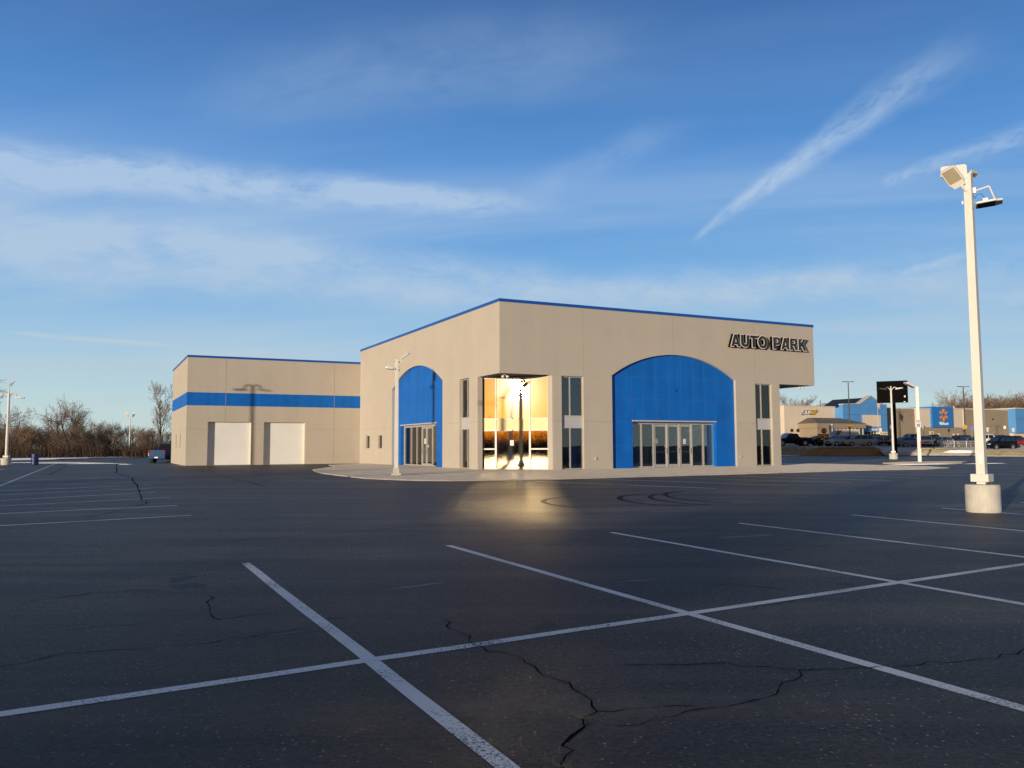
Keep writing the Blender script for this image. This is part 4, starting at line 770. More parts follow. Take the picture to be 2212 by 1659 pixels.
def shoebox(t, hz, span, top=True, rot=0.0):
    c, s = math.cos(rot), math.sin(rot)
    for k in (-1, 1):
        X = lambda a, z: (k * a * c, k * a * s, z)
        arm([X(0.06, hz), X(0.3, hz + 0.1), X(0.55, hz + 0.02), X(span - 0.3, hz - 0.2)], 0.05, t)
        slab_head(X(span, hz - 0.34), Vector((k * c * 0.36, k * s * 0.36, -0.02)), Vector((-s * 0.2, c * 0.2, 0)), (0, 0, -0.05), 'lensdark', t, False)
    if top:
        arm([(0, 0, hz + 0.05), (0, 0, hz + 0.55)], 0.045, t)
        slab_head((0.20, -0.04, hz + 0.9), (0.14, 0.05, 0.24), (0.16, -0.16, 0), (-0.02, -0.03, 0.02), 'lens', t, False)
t = pole_thing(-44.4, 72.8, 0, R_(8), 'white light pole with two curved arms and a tilted floodlight beside the blue barrel', 6.35, 0.26, 'drum', square=False); shoebox(t, 6.25, 0.92, True)
t = pole_thing(-62.0, 134.2, 0, 0, 'white light pole with two upward tilted floodlights in front of the brush', 6.2, 0.2, 'block', square=False)
for k in (-1, 1):
    arm([(0, 0, 6.15), (k * 0.22, 0, 6.1), (k * 0.36, 0, 6.22), (k * 0.38, 0, 6.42)], 0.05, t)
    slab_head((k * 0.52, 0, 6.82), (k * 0.12, 0.05, 0.36), (0.20, 0, 0), (0, -0.04, 0.01), 'lens' if k < 0 else 'lensdark', t, False)
t = pole_thing(38.5, 83.8, 0, R_(-25), 'white light pole on a round base before the black pylon sign', 7.05, 0.24, 'drum', square=False); 
for k in (-1, 1):
    slab_head((k * 0.75, 0, 7.12), (k * 0.36, 0, 0.06), (0, 0.32, 0), (0, 0, -0.05), 'lens', t); arm([(0, 0, 6.95), (k * 0.3, 0, 7.3), (k * 0.55, 0, 7.2)], 0.04, t)
MB().tube((0, 0, 7.05), (0, 0, 7.4), 0.06).build('pole_cap', M['polewhite'], t)
t = pole_thing(32.2, 65.6, 0.1, R_(-24), 'white square light pole with one tilted head and parking sign on a kerbed island', 5.95, 0.25, None)
slab_head((-0.52, -0.02, 6.10), (-0.34, -0.10, 0.20), (0.12, -0.28, 0), (-0.02, -0.03, -0.045), 'lens', t); arm([(-0.05, 0, 5.85), (-0.2, -0.02, 5.9), (-0.25, 0, 5.98)], 0.05, t)
MB().box(0.07, -0.135, 1.05, 0.13, -0.128, 1.65).build('marker_strip', M['red'], t)
tag(sheet('traffic_island', [(28.2, 63.2), (29.4, 60.8), (34.2, 63.2), (36.6, 66.4), (35.4, 67.6), (31.0, 66.2)], 0.10, M['concrete']), kind='structure')
ribbon('island_kerb', [(28.2, 63.2), (29.4, 60.8), (34.2, 63.2), (36.6, 66.4)], 0.14, 0.105, M['kerb']); mb = MB()
for a, b in (((28.2, 63.2), (29.4, 60.8)), ((29.4, 60.8), (34.2, 63.2)), ((34.2, 63.2), (36.6, 66.4)), ((36.6, 66.4), (35.4, 67.6))): mb.add([(a[0], a[1], 0), (b[0], b[1], 0), (b[0], b[1], 0.1), (a[0], a[1], 0.1)], [(0, 1, 2, 3)])
tag(mb.build('island_edge', M['concrete']), kind='structure')
blob('snow', 29.6, 60.3, 3.3, 0.22, 0.004, 0.05, R_(24), M['snow'], seed=41); blob('snow', 35.5, 62.4, 2.4, 0.1, 0.004, 0.03, R_(20), M['snow'], seed=42)
ps = empty('parking_sign', (32.2, 65.6, 0.1), R_(-24)); tag(ps, 'small accessible parking sign fixed to the white square light pole', 'sign')
MB().box(-0.16, -0.165, 2.70, 0.16, -0.15, 3.32).build('sign_plate', M['signwhite'], ps)
MB().box(-0.15, -0.170, 3.08, 0.15, -0.1655, 3.30).build('header', mat('sage', (0.35, 0.42, 0.36), 0.6), ps); MB().box(-0.12, -0.170, 2.74, 0.12, -0.1655, 3.02).build('symbol_panel', M['signblue'], ps)
sy = MB(); sy.lathe([(0.001, 0), (0.022, 0.0), (0.022, 0.003), (0.001, 0.003)], 12); sy.v = [(x * 1 - 0.01, -0.172 - z, 2.985 + y) for x, y, z in sy.v]
for a, b in (((-0.01, 2.96), (-0.01, 2.88)), ((-0.01, 2.92), (0.05, 2.92)), ((-0.01, 2.88), (0.04, 2.88)), ((0.04, 2.88), (0.06, 2.81))): sy.tube((a[0], -0.172, a[1]), (b[0], -0.172, b[1]), 0.008, n=6)
for i in range(12): t0, t1 = R_(110 + 20 * i), R_(130 + 20 * i); sy.tube((0.0 + 0.06 * math.cos(t0), -0.172, 2.85 + 0.06 * math.sin(t0)), (0.06 * math.cos(t1), -0.172, 2.85 + 0.06 * math.sin(t1)), 0.007, n=6)
sy.build('wheelchair_symbol', M['signwhite'], ps)
# poles beyond the left edge of the picture: they throw the shadows on the walls and stand in the entrance's reflection
t = pole_thing(-33.95, 50.7, 0, R_(27), 'white light pole with twin curved arms whose shadow falls on the garage wing', 8.15, 0.20, 'drum', square=False); shoebox(t, 8.1, 1.0, False)
t = pole_thing(-22.3, 32.7, 0, R_(-54), 'white light pole whose shadow falls on the left blue arch', 8.3, 0.24, 'drum'); slab_head((0.1, 0, 8.5), (0, 0.05, 0.34), (0.3, 0, 0), (0.0, -0.05, 0.0), 'lens', t); slab_head((-0.4, 0, 7.7), (-0.3, 0, 0), (0, 0.25, 0), (0, 0, -0.05), 'lens', t); arm([(0, 0, 8.2), (0.1, 0, 8.4)], 0.05, t); arm([(0, 0, 7.9), (-0.3, 0, 7.9), (-0.4, 0, 7.75)], 0.04, t)
t = pole_thing(-22.83, 17.36, 0, R_(-54), 'white light pole mirrored in the glass of the corner entrance', 7.3, 0.26, 'drum'); slab_head((0.25, 0, 7.55), (0.2, 0.0, 0.3), (0, 0.25, 0), (0.04, 0, -0.02), 'lens', t); slab_head((-0.9, 0, 6.75), (-0.45, 0, 0.05), (0, 0.25, 0), (0, 0, -0.05), 'lensdark', t); arm([(0, 0, 7.2), (0.15, 0, 7.35)], 0.05, t); arm([(0, 0, 7.0), (-0.5, 0, 7.1), (-0.85, 0, 6.85)], 0.045, t)

# blue barrel by the pole on the left
br = empty('trash_barrel', (-42.8, 74.4, 0)); tag(br, 'dark blue plastic drum standing on the asphalt near the twin-arm light pole', 'barrel')
MB().lathe([(0.26, 0.0), (0.30, 0.03), (0.30, 0.30), (0.315, 0.32), (0.30, 0.34), (0.30, 0.62), (0.315, 0.64), (0.30, 0.66), (0.30, 0.90)], 28).build('drum', M['barrel'], br)
MB().lathe([(0.285, 0.90), (0.315, 0.905), (0.315, 0.945), (0.285, 0.95)], 28).build('rim', M['barrel'], br)

# ------------------------------------------------------------------ vehicles (x forward, z up)
def carpaint(c, metal=0.35): 
    nm = 'paint_%02d_%02d_%02d' % tuple(int(99 * min(1, x)) for x in c)
    return bpy.data.materials.get(nm) or mat(nm, c, 0.55, metal=metal, var=0.03, coat=0.08, spec=0.15)
SHAPES = dict(   # length, width, height, ground gap, wheel radius, front / rear axle, hood/belt profile [(x, z)], cabin base x0..x1 (rear..front), roof x0..x1, belt z
    sedan=(4.75, 1.80, 1.45, 0.20, 0.32, 1.42, -1.38, [(-2.37, 0.60), (-2.30, 0.93), (-1.55, 0.98), (0.85, 0.94), (1.9, 0.78), (2.30, 0.62), (2.37, 0.45)], (-1.75, 1.00), (-0.85, 0.15)),
    hatch=(4.55, 1.80, 1.50, 0.20, 0.32, 1.36, -1.34, [(-2.27, 0.60), (-2.22, 0.95), (-1.6, 1.0), (0.85, 0.95), (1.8, 0.82), (2.20, 0.66), (2.27, 0.45)], (-2.05, 1.05), (-1.15, 0.15)),
    suv=(4.70, 1.86, 1.70, 0.24, 0.36, 1.40, -1.36, [(-2.35, 0.65), (-2.30, 1.08), (-1.6, 1.10), (0.80, 1.05), (1.85, 0.94), (2.28, 0.78), (2.35, 0.50)], (-2.22, 1.05), (-1.75, 0.25)),
    minivan=(5.10, 1.92, 1.78, 0.20, 0.33, 1.58, -1.45, [(-2.55, 0.60), (-2.50, 1.02), (-1.8, 1.04), (1.25, 1.00), (2.0, 0.90), (2.45, 0.72), (2.55, 0.45)], (-2.45, 1.55), (-2.10, 0.45)),
    pickup=(5.85, 2.00, 1.92, 0.34, 0.42, 1.90, -1.72, [(-2.92, 0.70), (-2.90, 1.20), (-1.0, 1.20), (0.95, 1.16), (2.45, 1.10), (2.85, 0.98), (2.92, 0.55)], (-1.02, 1.25), (-0.62, 0.55)),
    jeep=(4.20, 1.85, 1.86, 0.32, 0.40, 1.25, -1.25, [(-2.05, 0.70), (-2.02, 1.15), (-1.0, 1.15), (0.55, 1.14), (1.85, 1.08), (2.0, 0.98), (2.05, 0.60)], (-2.00, 0.62), (-1.95, 0.42)),
    van=(5.70, 2.05, 2.55, 0.26, 0.36, 1.90, -1.75, [(-2.85, 0.60), (-2.82, 1.25), (-1.8, 1.27), (1.5, 1.25), (2.35, 1.12), (2.75, 0.85), (2.85, 0.50)], (-2.80, 2.05), (-2.72, 1.05)))
def car(name, label, x, y, z, heading, kind, colr, group='vehicles parked in the store lot', cat='car', panel_van=False, tailtext=False, metal=0.1):
    L, Wd, Ht, gap, wr, fx, rx, prof, cb_, ct_ = SHAPES[kind]; hw = Wd / 2; paint = carpaint(colr, metal)
    t = empty(name, (x, y, z), heading); tag(t, label, cat, group)
    P = sorted(prof); xs = [p[0] for p in P]; zs = [p[1] for p in P]
    stn = sorted(set([round(v, 3) for v in xs] + [round(-L / 2 + L * i / 16, 3) for i in range(17)]))
    rings = []
    for q in stn:
        zt = float(np.interp(q, xs, zs)); e_ = abs(q) / (L / 2); k = 1 - 0.16 * max(0, (e_ - 0.62) / 0.38) ** 2.2
        g0 = gap + (0.12 if e_ > 0.93 else 0.0); w = hw * k; hh = zt - g0; zz = max(g0 + 0.02, zt)
        rings.append([(q, -w * 0.90, g0), (q, -w * 0.985, g0 + 0.18 * hh), (q, -w, g0 + 0.55 * hh), (q, -w * 0.985, g0 + 0.82 * hh), (q, -w * 0.90, zz), (q, -w * 0.45, zz + 0.025), (q, w * 0.45, zz + 0.025), (q, w * 0.90, zz), (q, w * 0.985, g0 + 0.82 * hh), (q, w, g0 + 0.55 * hh), (q, w * 0.985, g0 + 0.18 * hh), (q, w * 0.90, g0)])
    m = MB(); m.loft(rings)
    bz = float(np.interp(0, xs, zs)) - 0.02; x0, x1 = cb_; r0, r1 = ct_; rw = hw * (0.74 if kind not in ('van', 'jeep') else 0.86); bw = hw * 0.90
    def cab(k):                                         # cabin outline at height fraction k
        a = x0 + (r0 - x0) * k; b = x1 + (r1 - x1) * k; w = bw + (rw - bw) * k; zz = bz + (Ht - 0.03 - bz) * k; return a, b, w, zz
    lv = []
    for k in (0.0, 0.5, 0.90, 1.0):
        a, b, w, zz = cab(k); 
        if k == 1.0: a += 0.10; b -= 0.12; w *= 0.90; zz += 0.0
        lv.append([(a, -w, zz), (b, -w, zz), (b + 0.05, -w * 0.5, zz + (0.02 if k == 1 else 0)), (b + 0.05, w * 0.5, zz + (0.02 if k == 1 else 0)), (b, w, zz), (a, w, zz), (a - 0.03, w * 0.5, zz), (a - 0.03, -w * 0.5, zz)])
    m.loft(lv)
    if kind == 'pickup':                                # open bed: inner floor drawn as a recess
        pass
    body = m.build('body', paint, t); 
    for p in body.data.polygons: p.use_smooth = True
    body.data.set_sharp_from_angle(angle=R_(38))
    if kind == 'pickup': MB().box(-2.80, -hw * 0.80, 1.215, -1.08, hw * 0.80, 1.232).build('bed_liner', M['plastic'], t)
    # glass
    def quad(mbd, pts, off):
        c = [Vector(p) for p in pts]; n = (c[1] - c[0]).cross(c[2] - c[0]).normalized(); cen = sum(c, Vector()) / 4
        if n.dot(cen - Vector(((x0 + x1) / 2, 0, 1.2))) < 0: n = -n
        mbd.add([p + n * off for p in c], [(0, 1, 2, 3)])
    lo, hi = 0.10, 0.86
    def side(fr0, fr1, s):
        o_ = []
        for k in (lo, hi):
            a, b, w, zz = cab(k); mrg = 0.14
            o_.append([(a + mrg + (b - a - 2 * mrg) * fr0, s * w, zz), (a + mrg + (b - a - 2 * mrg) * fr1, s * w, zz)])
        return [o_[0][0], o_[0][1], o_[1][1], o_[1][0]]
    sp = dict(sedan=[(0, .47), (.53, 1)], hatch=[(0, .50), (.55, 1)], suv=[(0, .27), (.31, .62), (.66, 1)], minivan=[(0, .29), (.32, .64), (.67, 1)], pickup=[(0, .44), (.50, 1)], jeep=[(0, .42), (.47, .72), (.76, 1)], van=[(.80, 1)] if panel_van else [(0, .3), (.34, .64), (.7, 1)])[kind]
    for s in (-1, 1):
        for f0, f1 in sp: g = MB(); quad(g, side(f0, f1, s), 0.012); g.build('side_window', M['carglass'], t)
    for nm, idx, sg in (('windscreen', 1, 1), ('rear_window', 0, -1)):
        if nm == 'rear_window' and panel_van: continue
        o_ = []
        for k in (0.08, 0.87):
            c_ = cab(k); o_.append([(c_[idx] + 0.05 * sg * (1 if idx else 0.6), -c_[2] * 0.86, c_[3]), (c_[idx] + 0.05 * sg * (1 if idx else 0.6), c_[2] * 0.86, c_[3])])
        g = MB(); quad(g, [o_[0][0], o_[0][1], o_[1][1], o_[1][0]], 0.014); g.build(nm, M['carglass'], t)
    # wheels with arches
    ar = MB()
    for ax_ in (fx, rx):
        for s in (-1, 1): ar.tube((ax_, s * hw * 0.70, wr), (ax_, s * hw * 1.001, wr), wr * 1.17, wr * 1.17, 20)
    ar.build('wheel_arches', M['plastic'], t)
    for ax_ in (fx, rx):
        for s in (-1, 1):
            wm = MB().tube((ax_, s * (hw - 0.20), wr), (ax_, s * (hw + 0.015), wr), wr, wr * 0.97, 22).build('wheel', M['tyre'], t)
            rm = MB().tube((ax_, s * (hw + 0.016), wr), (ax_, s * (hw + 0.022), wr), wr * 0.62, wr * 0.58, 18)
            for i in range(5): a = 2 * math.pi * i / 5; rm.tube((ax_, s * (hw + 0.025), wr), (ax_ + math.cos(a) * wr * 0.55, s * (hw + 0.025), wr + math.sin(a) * wr * 0.55), 0.03, 0.025, 5)
            rm.build('rim', M['rim'], wm)
    zf = float(np.interp(L / 2 - 0.12, xs, zs)); 
    for s in (-1, 1):
        MB().obox((L / 2 - 0.10, s * hw * 0.66, zf - 0.06), (0.10, -s * 0.05, 0.0), (0.03, s * hw * 0.17, 0), (0, 0, 0.065)).build('headlight', M['head'], t, bevel=0.015)
        MB().box(-L / 2 - 0.006, min(s * hw * 0.62, s * hw * 0.86), zs[1] - 0.30, -L / 2 + 0.10, max(s * hw * 0.62, s * hw * 0.86), zs[1] - 0.04).build('taillight', M['tail'], t, bevel=0.015)
        a, b, w, zz = cab(0.12); MB().obox((b - 0.16, s * (w + 0.10), zz + 0.03), (0.05, 0, 0), (0, 0.09, 0), (0, 0, 0.06)).build('mirror', paint, t, bevel=0.02)
    MB().box(L / 2 - 0.03, -hw * 0.42, zf - 0.16, L / 2 + 0.012, hw * 0.42, zf - 0.02).build('grille', M['chrome'] if kind in ('pickup', 'minivan') else M['plastic'], t, bevel=0.01)
    MB().box(L / 2 - 0.10, -hw * 0.80, gap + 0.02, L / 2 + 0.03, hw * 0.80, gap + 0.20).build('front_bumper', M['chrome'] if kind == 'pickup' else M['plastic'], t, bevel=0.02)
    MB().box(-L / 2 - 0.05, -hw * 0.84, gap + 0.06, -L / 2 + 0.08, hw * 0.84, gap + 0.26).build('rear_bumper', paint if kind == 'pickup' else M['plastic'], t, bevel=0.02)
    MB().box(-L / 2 - 0.056, -0.16, gap + 0.12 if kind == 'pickup' else gap + 0.35, -L / 2 - 0.04 if kind == 'pickup' else -L / 2 + 0.01, 0.16, gap + 0.24 if kind == 'pickup' else gap + 0.47).build('number_plate', M['signwhite'], t)
    return t
def head(dx, dy): return math.atan2(dy, dx)
# the blue pickup behind the wing, seen from the rear
pk = car('pickup_truck', 'blue pickup truck parked behind the garage wing, seen from the rear', -34.35, 83.2, 0, head(0.03, 1), 'pickup', (0.004, 0.05, 0.15), group='vehicles on the car lot', cat='pickup truck')
MB().box(-2.945, -0.22, 1.0, -2.93, 0.22, 1.05).build('tailgate_badge', M['plastic'], pk); MB().box(-2.96, -0.86, 0.78, -2.93, 0.86, 0.80).build('tailgate_seam', M['plastic'], pk)
lotcars = [
    ('pickup_truck', 'black crew cab pickup beside the garage-side pillar, its nose hidden by the showroom', 43.9, 130, 182, 'pickup', (0.008, 0.010, 0.018), 'pickup truck'),
    ('pickup_truck', 'white pickup standing behind the black crew cab truck', 46.6, 140, 178, 'pickup', (0.70, 0.70, 0.70), 'pickup truck'),
    ('car', 'dark low sedan between the black truck and the off-roader', 49.0, 133.4, 208, 'sedan', (0.020, 0.022, 0.026), 'car'),
    ('off_roader', 'olive off-roader with a spare wheel on its tail', 49.95, 132.4, 62, 'jeep', (0.10, 0.105, 0.075), 'off-roader'),
    ('cargo_van', 'white work van with an orange ladder on its roof rack', 59.7, 150, 181, 'van', (0.68, 0.67, 0.64), 'van'),
    ('crossover', 'silver blue crossover left of the minivan', 50.6, 128.6, 207, 'suv', (0.36, 0.39, 0.43), 'car'),
    ('minivan', 'long silver minivan above the block retaining wall', 53.4, 128.2, 190, 'minivan', (0.42, 0.40, 0.38), 'minivan'),
    ('car', 'pale silver hatchback just behind the tail of the minivan', 58.7, 136, 205, 'hatch', (0.48, 0.46, 0.43), 'car'),
    ('suv', 'maroon SUV with its nose between the minivan and the pylon', 58.5, 130.5, 250, 'suv', (0.045, 0.022, 0.035), 'car'),
    ('hatchback', 'blue grey hatchback half behind the black pylon', 58.7, 122.6, 14, 'hatch', (0.20, 0.25, 0.32), 'car'),
    ('pickup_truck', 'white pickup behind the blue grey hatchback', 65.6, 136, 186, 'pickup', (0.72, 0.72, 0.71), 'pickup truck'),
    ('suv', 'white SUV with a dark grille facing the drive beside the worker', 61.7, 123.5, 244, 'suv', (0.74, 0.74, 0.74), 'car'),
    ('car', 'white hatchback behind the shopping carts', 65.4, 126.5, 205, 'hatch', (0.74, 0.73, 0.71), 'car'),
    ('suv', 'black SUV beyond the shopping carts', 71.3, 132.5, 200, 'suv', (0.012, 0.013, 0.016), 'car'),
    ('car', 'grey green sedan behind the right end of the carts', 68.2, 124.5, 200, 'sedan', (0.16, 0.17, 0.155), 'car'),
    ('pickup_truck', 'white pickup between the tall white light pole and the black SUV', 72.0, 125.5, 160, 'pickup', (0.72, 0.71, 0.69), 'pickup truck'),
    ('suv', 'black crossover with its lights towards us on the access drive', 63.75, 108.6, 197, 'suv', (0.006, 0.007, 0.010), 'car'),
    ('suv', 'navy SUV behind the black crossover', 75.9, 129.5, 190, 'suv', (0.012, 0.016, 0.03), 'car'),
    ('car', 'red car at the picture edge behind the black crossover', 75.6, 122.3, 190, 'hatch', (0.42, 0.03, 0.025), 'car'),
    ('car', 'dark car in the far row near the blue store corner', 90.8, 150, 190, 'sedan', (0.02, 0.021, 0.026), 'car'),
]
for nm, lb, x, y, hd, kd, cl, ct in lotcars: car(nm, lb, x, y, lotz(x, y), R_(hd), kd, cl, cat=ct, panel_van=(kd == 'van'), metal=0.0 if min(cl) > 0.6 else 0.15)
# second row, only roofs show between the nearer vehicles
rr = random.Random(3)
row = [('dark blue sedan in the row behind the pylon', 64.0, 143, 'sedan', (0.02, 0.03, 0.06)), ('black SUV in the row behind the white pickup', 68.6, 143, 'suv', (0.014, 0.014, 0.016)), ('grey SUV in the back row left of the cart return sign', 73.4, 144, 'suv', (0.12, 0.12, 0.125)),
       ('white sedan in the back row behind the black SUV', 77.6, 144, 'sedan', (0.7, 0.7, 0.7)), ('dark red sedan in the back row right of the tall white pole', 81.5, 145, 'sedan', (0.12, 0.02, 0.02)), ('silver SUV in the back row beyond the navy SUV', 86, 146, 'suv', (0.4, 0.4, 0.4)),
       ('dark minivan in the back row between the van and the pylon', 61.8, 141, 'minivan', (0.03, 0.035, 0.045)), ('blue sedan in the far row by the grocery doors', 66.5, 152, 'sedan', (0.05, 0.09, 0.2)), ('beige sedan behind the dark low sedan', 52.2, 141, 'sedan', (0.42, 0.33, 0.26))]
for lb, x, y, kd, cl in row: car('car', lb, x, y, lotz(x, y), R_(rr.uniform(60, 75) + 180 * (rr.random() < 0.5)), kd, cl)
for o in list(col.objects):                              # roof rack on the van, spare wheel on the off-roader
    if o.name == 'cargo_van':
        mb = MB(); 
        for s in (-0.55, 0.55): mb.tube((-2.3, s, 2.70), (1.2, s, 2.70), 0.035)
        for i in range(10): mb.tube((-2.2 + i * 0.36, -0.55, 2.70), (-2.2 + i * 0.36, 0.55, 2.70), 0.025)
        mb.build('ladder', mat('ladder_orange', (0.55, 0.16, 0.06), 0.6), o)
    if o.name == 'off_roader':
        MB().tube((-2.06, 0.1, 1.05), (-2.30, 0.1, 1.05), 0.40, 0.38, 22).build('spare_wheel', M['tyre'], o); MB().tube((-2.30, 0.1, 1.05), (-2.32, 0.1, 1.05), 0.22).build('spare_rim', M['rim'], o)

# ------------------------------------------------------------------ the big store across the drive (x along its front, y back)
S = empty('store_building', (54.306, 165.0, 0), BROT)
tag(S, 'long tan and brown store with a blue gabled grocery entrance beyond the parked cars', 'building')
ZG = 1.2
def slab(name, x0, x1, y0, y1, z0, z1, m, parent=None): return MB().box(x0, y0, z0, x1, y1, z1).build(name, M[m], parent or S)
slab('cream_wall', 0, 14.2, 0, 40, ZG, 9.30, 'swall'); slab('wall_cap', -0.12, 14.2, -0.12, 40, 9.30, 9.48, 'strim')
slab('brown_wall', 27.3, 40.2, 1.2, 40, ZG, 9.36, 'sbrown'); slab('wall_cap', 27.3, 40.0, 1.05, 40, 9.36, 9.60, 'strim')
slab('brown_base', 40.2, 56.6, 1.0, 40, ZG, 5.40, 'sbrown'); slab('cream_panel', 40.2, 45.0, 0.9, 40, 5.40, 9.42, 'swall'); slab('cream_panel', 52.15, 56.6, 0.9, 40, 5.40, 9.60, 'swall')
slab('wall_cap', 40.0, 45.0, 0.72, 40, 9.42, 9.66, 'strim'); slab('wall_cap', 52.15, 56.8, 0.72, 40, 9.60, 9.84, 'strim'); slab('panel_trim', 56.35, 56.62, 0.75, 0.9, 5.40, 9.6, 'strim')
slab('brown_wall', 56.6, 73.6, 1.2, 40, ZG, 9.62, 'sbrown'); slab('wall_cap', 56.8, 73.6, 1.05, 40, 9.62, 9.90, 'strim')
slab('blue_panel', 45.0, 52.15, 0.4, 8, 5.38, 10.02, 'sdeep')
# blue gabled entrance block
gp = [(14.2, 4.26), (27.3, 4.26), (27.3, 9.95), (26.0, 10.0), (22.5, 11.75), (19.1, 10.0), (14.2, 9.80)]
plate('entrance_block', [gp], 1.0, on_front(-2.0), M['sblue'], S)
slab('entrance_core', 14.3, 27.2, -0.9, 30, 4.3, 9.2, 'sblue')
plate('gable_roof', [[(18.0, 9.25), (26.6, 9.25), (26.0, 9.7), (22.5, 11.45), (19.1, 9.7)]], 9.0, on_front(-0.95), M['black'], S)
slab('entrance_base', 14.2, 20.4, -2.0, 6, ZG, 4.26, 'sblue'); slab('entrance_base', 25.1, 27.3, -2.0, 6, ZG, 4.26, 'swall')
mb = MB(); 
for (a, za_), (b, zb_) in zip(gp[2:], gp[3:]):
    d = Vector((b - a, zb_ - za_)); n_ = Vector((d.y, -d.x)).normalized() * 0.13; mb.add([(a, -2.2, za_), (b, -2.2, zb_), (b + n_.x, -2.2, zb_ + abs(n_.y)), (a + n_.x, -2.2, za_ + abs(n_.y)), (a, -0.9, za_), (b, -0.9, zb_), (b + n_.x, -0.9, zb_ + abs(n_.y)), (a + n_.x, -0.9, za_ + abs(n_.y))], [(0, 1, 2, 3), (7, 6, 5, 4), (0, 4, 5, 1), (2, 6, 7, 3), (3, 7, 4, 0), (1, 5, 6, 2)])
mb.build('gable_trim', M['strim'], S)
MB().box(14.3, -2.02, 7.72, 27.2, -1.9, 7.78).build('panel_joint', M['signblue'], S)
fr = MB(); fr.box(19.4, -2.09, 5.12, 25.5, -1.9, 5.29).box(19.4, -2.09, 7.76, 25.5, -1.9, 7.92).box(19.4, -2.09, 5.29, 19.6, -1.9, 7.76).box(25.3, -2.09, 5.29, 25.5, -1.9, 7.76)
wn = fr.build('window', M['sblue'], S)
for i in range(5): MB().box(19.62 + 1.14 * i, -2.05, 5.30, 19.62 + 1.14 * i + 1.09, -1.98, 7.75).build('pale_pane', M['swall'], wn)
slab('door_recess', 20.4, 25.1, -0.8, 0.2, ZG, 4.26, 'black')
for i in range(5): MB().box(20.5 + i * 0.95, -1.0, 1.6, 20.5 + i * 0.95 + 0.12, -0.82, 4.2).build('door_frame', M['cream'], S)
def sign_text(word, fmap, x0, x1, z0, z1, m, depth=0.12, offset=0.02, shear=0.0, parent=None, name='sign_text'):
    vs, fs = text_mesh(word, 1.0, 0.1, offset, shear); vs = wrap_fit(vs, x0, x1, z0, z1); a = np.array(vs); a[:, 2] *= depth / 0.1
    return MB().add([fmap(tuple(v)) for v in a], fs).build(name, M[m], parent or S)
fS = lambda d: (lambda v: (v[0], d - v[2], v[1]))
sign_text('Grocery', fS(-2.2), 21.35, 24.15, 4.32, 5.05, 'signwhite', offset=0.035)
# sandwich shop sign: white and yellow slanted letters with arrow tips, on a dark outline
def subway():
    for w, x0, x1, mm in (('SUB', 5.25, 6.98, 'signwhite'), ('WAY', 7.02, 8.7, 'yellow')):
        back = sign_text(w, fS(-0.13), x0 - 0.10, x1 + 0.10, 7.64, 8.56, 'dkgreen', 0.1, 0.10, 0.35); sign_text(w, fS(-0.26), x0, x1, 7.74, 8.46, mm, 0.06, 0.035, 0.35, back, 'sign_face')
    for pts, mm in (([(4.75, 7.74), (5.05, 7.92), (5.03, 7.82), (5.2, 7.82), (5.16, 7.68), (5.02, 7.68), (5.0, 7.58)], 'signwhite'), ([(9.12, 8.46), (8.8, 8.26), (8.82, 8.36), (8.66, 8.36), (8.7, 8.52), (8.84, 8.52), (8.86, 8.62)], 'yellow')):
        vs, fs = curve_mesh([pts], 0.06); MB().add([(v[0], -0.28 - v[2], v[1]) for v in vs], fs).build('sign_arrow', M[mm], S)
        vs, fs = curve_mesh([pts], 0.06, 0.09); MB().add([(v[0], -0.16 - v[2], v[1]) for v in vs], fs).build('sign_arrow_outline', M['dkgreen'], S)
subway()
# spark of six rounded petals and the store's name
for k in range(6):
    a = R_(90 + 60 * k); m = MB(); ux, uz = math.cos(a), math.sin(a); r = []
    for q, w in ((0.52, 0.16), (0.62, 0.22), (1.12, 0.29), (1.28, 0.26), (1.36, 0.12)):
        c = (48.72 + ux * q, 8.18 + uz * q); r.append([(c[0] - uz * w, 0.33, c[1] + ux * w), (c[0] + uz * w, 0.33, c[1] - ux * w), (c[0] + uz * w, 0.12, c[1] - ux * w), (c[0] - uz * w, 0.12, c[1] + ux * w)])
    m.loft(r).build('spark_petal', M['orange'], S)
sign_text('Walmart', fS(0.2), 47.2, 50.25, 5.92, 6.60, 'signwhite', offset=0.035)
slab('blue_end_block', 73.6, 95, -0.6, 30, 4.2, 9.98, 'sblue'); slab('block_base', 74.2, 95, 0.4, 30, ZG, 4.2, 'swall'); slab('wall_cap', 73.3, 95, -0.85, 30, 9.98, 10.2, 'strim')
MB().box(73.7, -0.62, 7.55, 95, -0.5, 7.61).build('panel_joint', M['signblue'], S)
# vestibule with a hipped roof
mb = MB(); e0 = [(3.4, -5.2, 5.8), (17.3, -5.2, 5.8), (17.3, 0, 5.8), (3.4, 0, 5.8)]; tp = [(6.2, -1.4, 7.0), (14.4, -1.4, 7.0), (14.4, 0, 7.0), (6.2, 0, 7.0)]
mb.add(e0 + tp, [(0, 1, 5, 4), (1, 2, 6, 5), (3, 0, 4, 7), (4, 5, 6, 7), (0, 3, 2, 1)]); mb.build('canopy_roof', M['sroof'], S)
slab('canopy_fascia', 3.55, 17.15, -5.05, -0.1, 4.86, 5.8, 'sbrown'); slab('vestibule_wall', 3.9, 7.0, -4.7, -0.1, ZG, 4.86, 'sbrown')
slab('vestibule_glass', 7.0, 16.8, -4.5, -4.4, 2.6, 4.86, 'carglass'); slab('vestibule_sill', 7.0, 16.8, -4.62, -0.1, ZG, 2.6, 'sbrown')
for i in range(10): MB().box(7.0 + i * 1.08, -4.66, 2.6, 7.0 + i * 1.08 + 0.16, -4.505, 4.86).build('vestibule_mullion', M['cream'], S)
slab('shop_door', 4.6, 5.6, -4.78, -4.705, 1.6, 3.7, 'carglass')
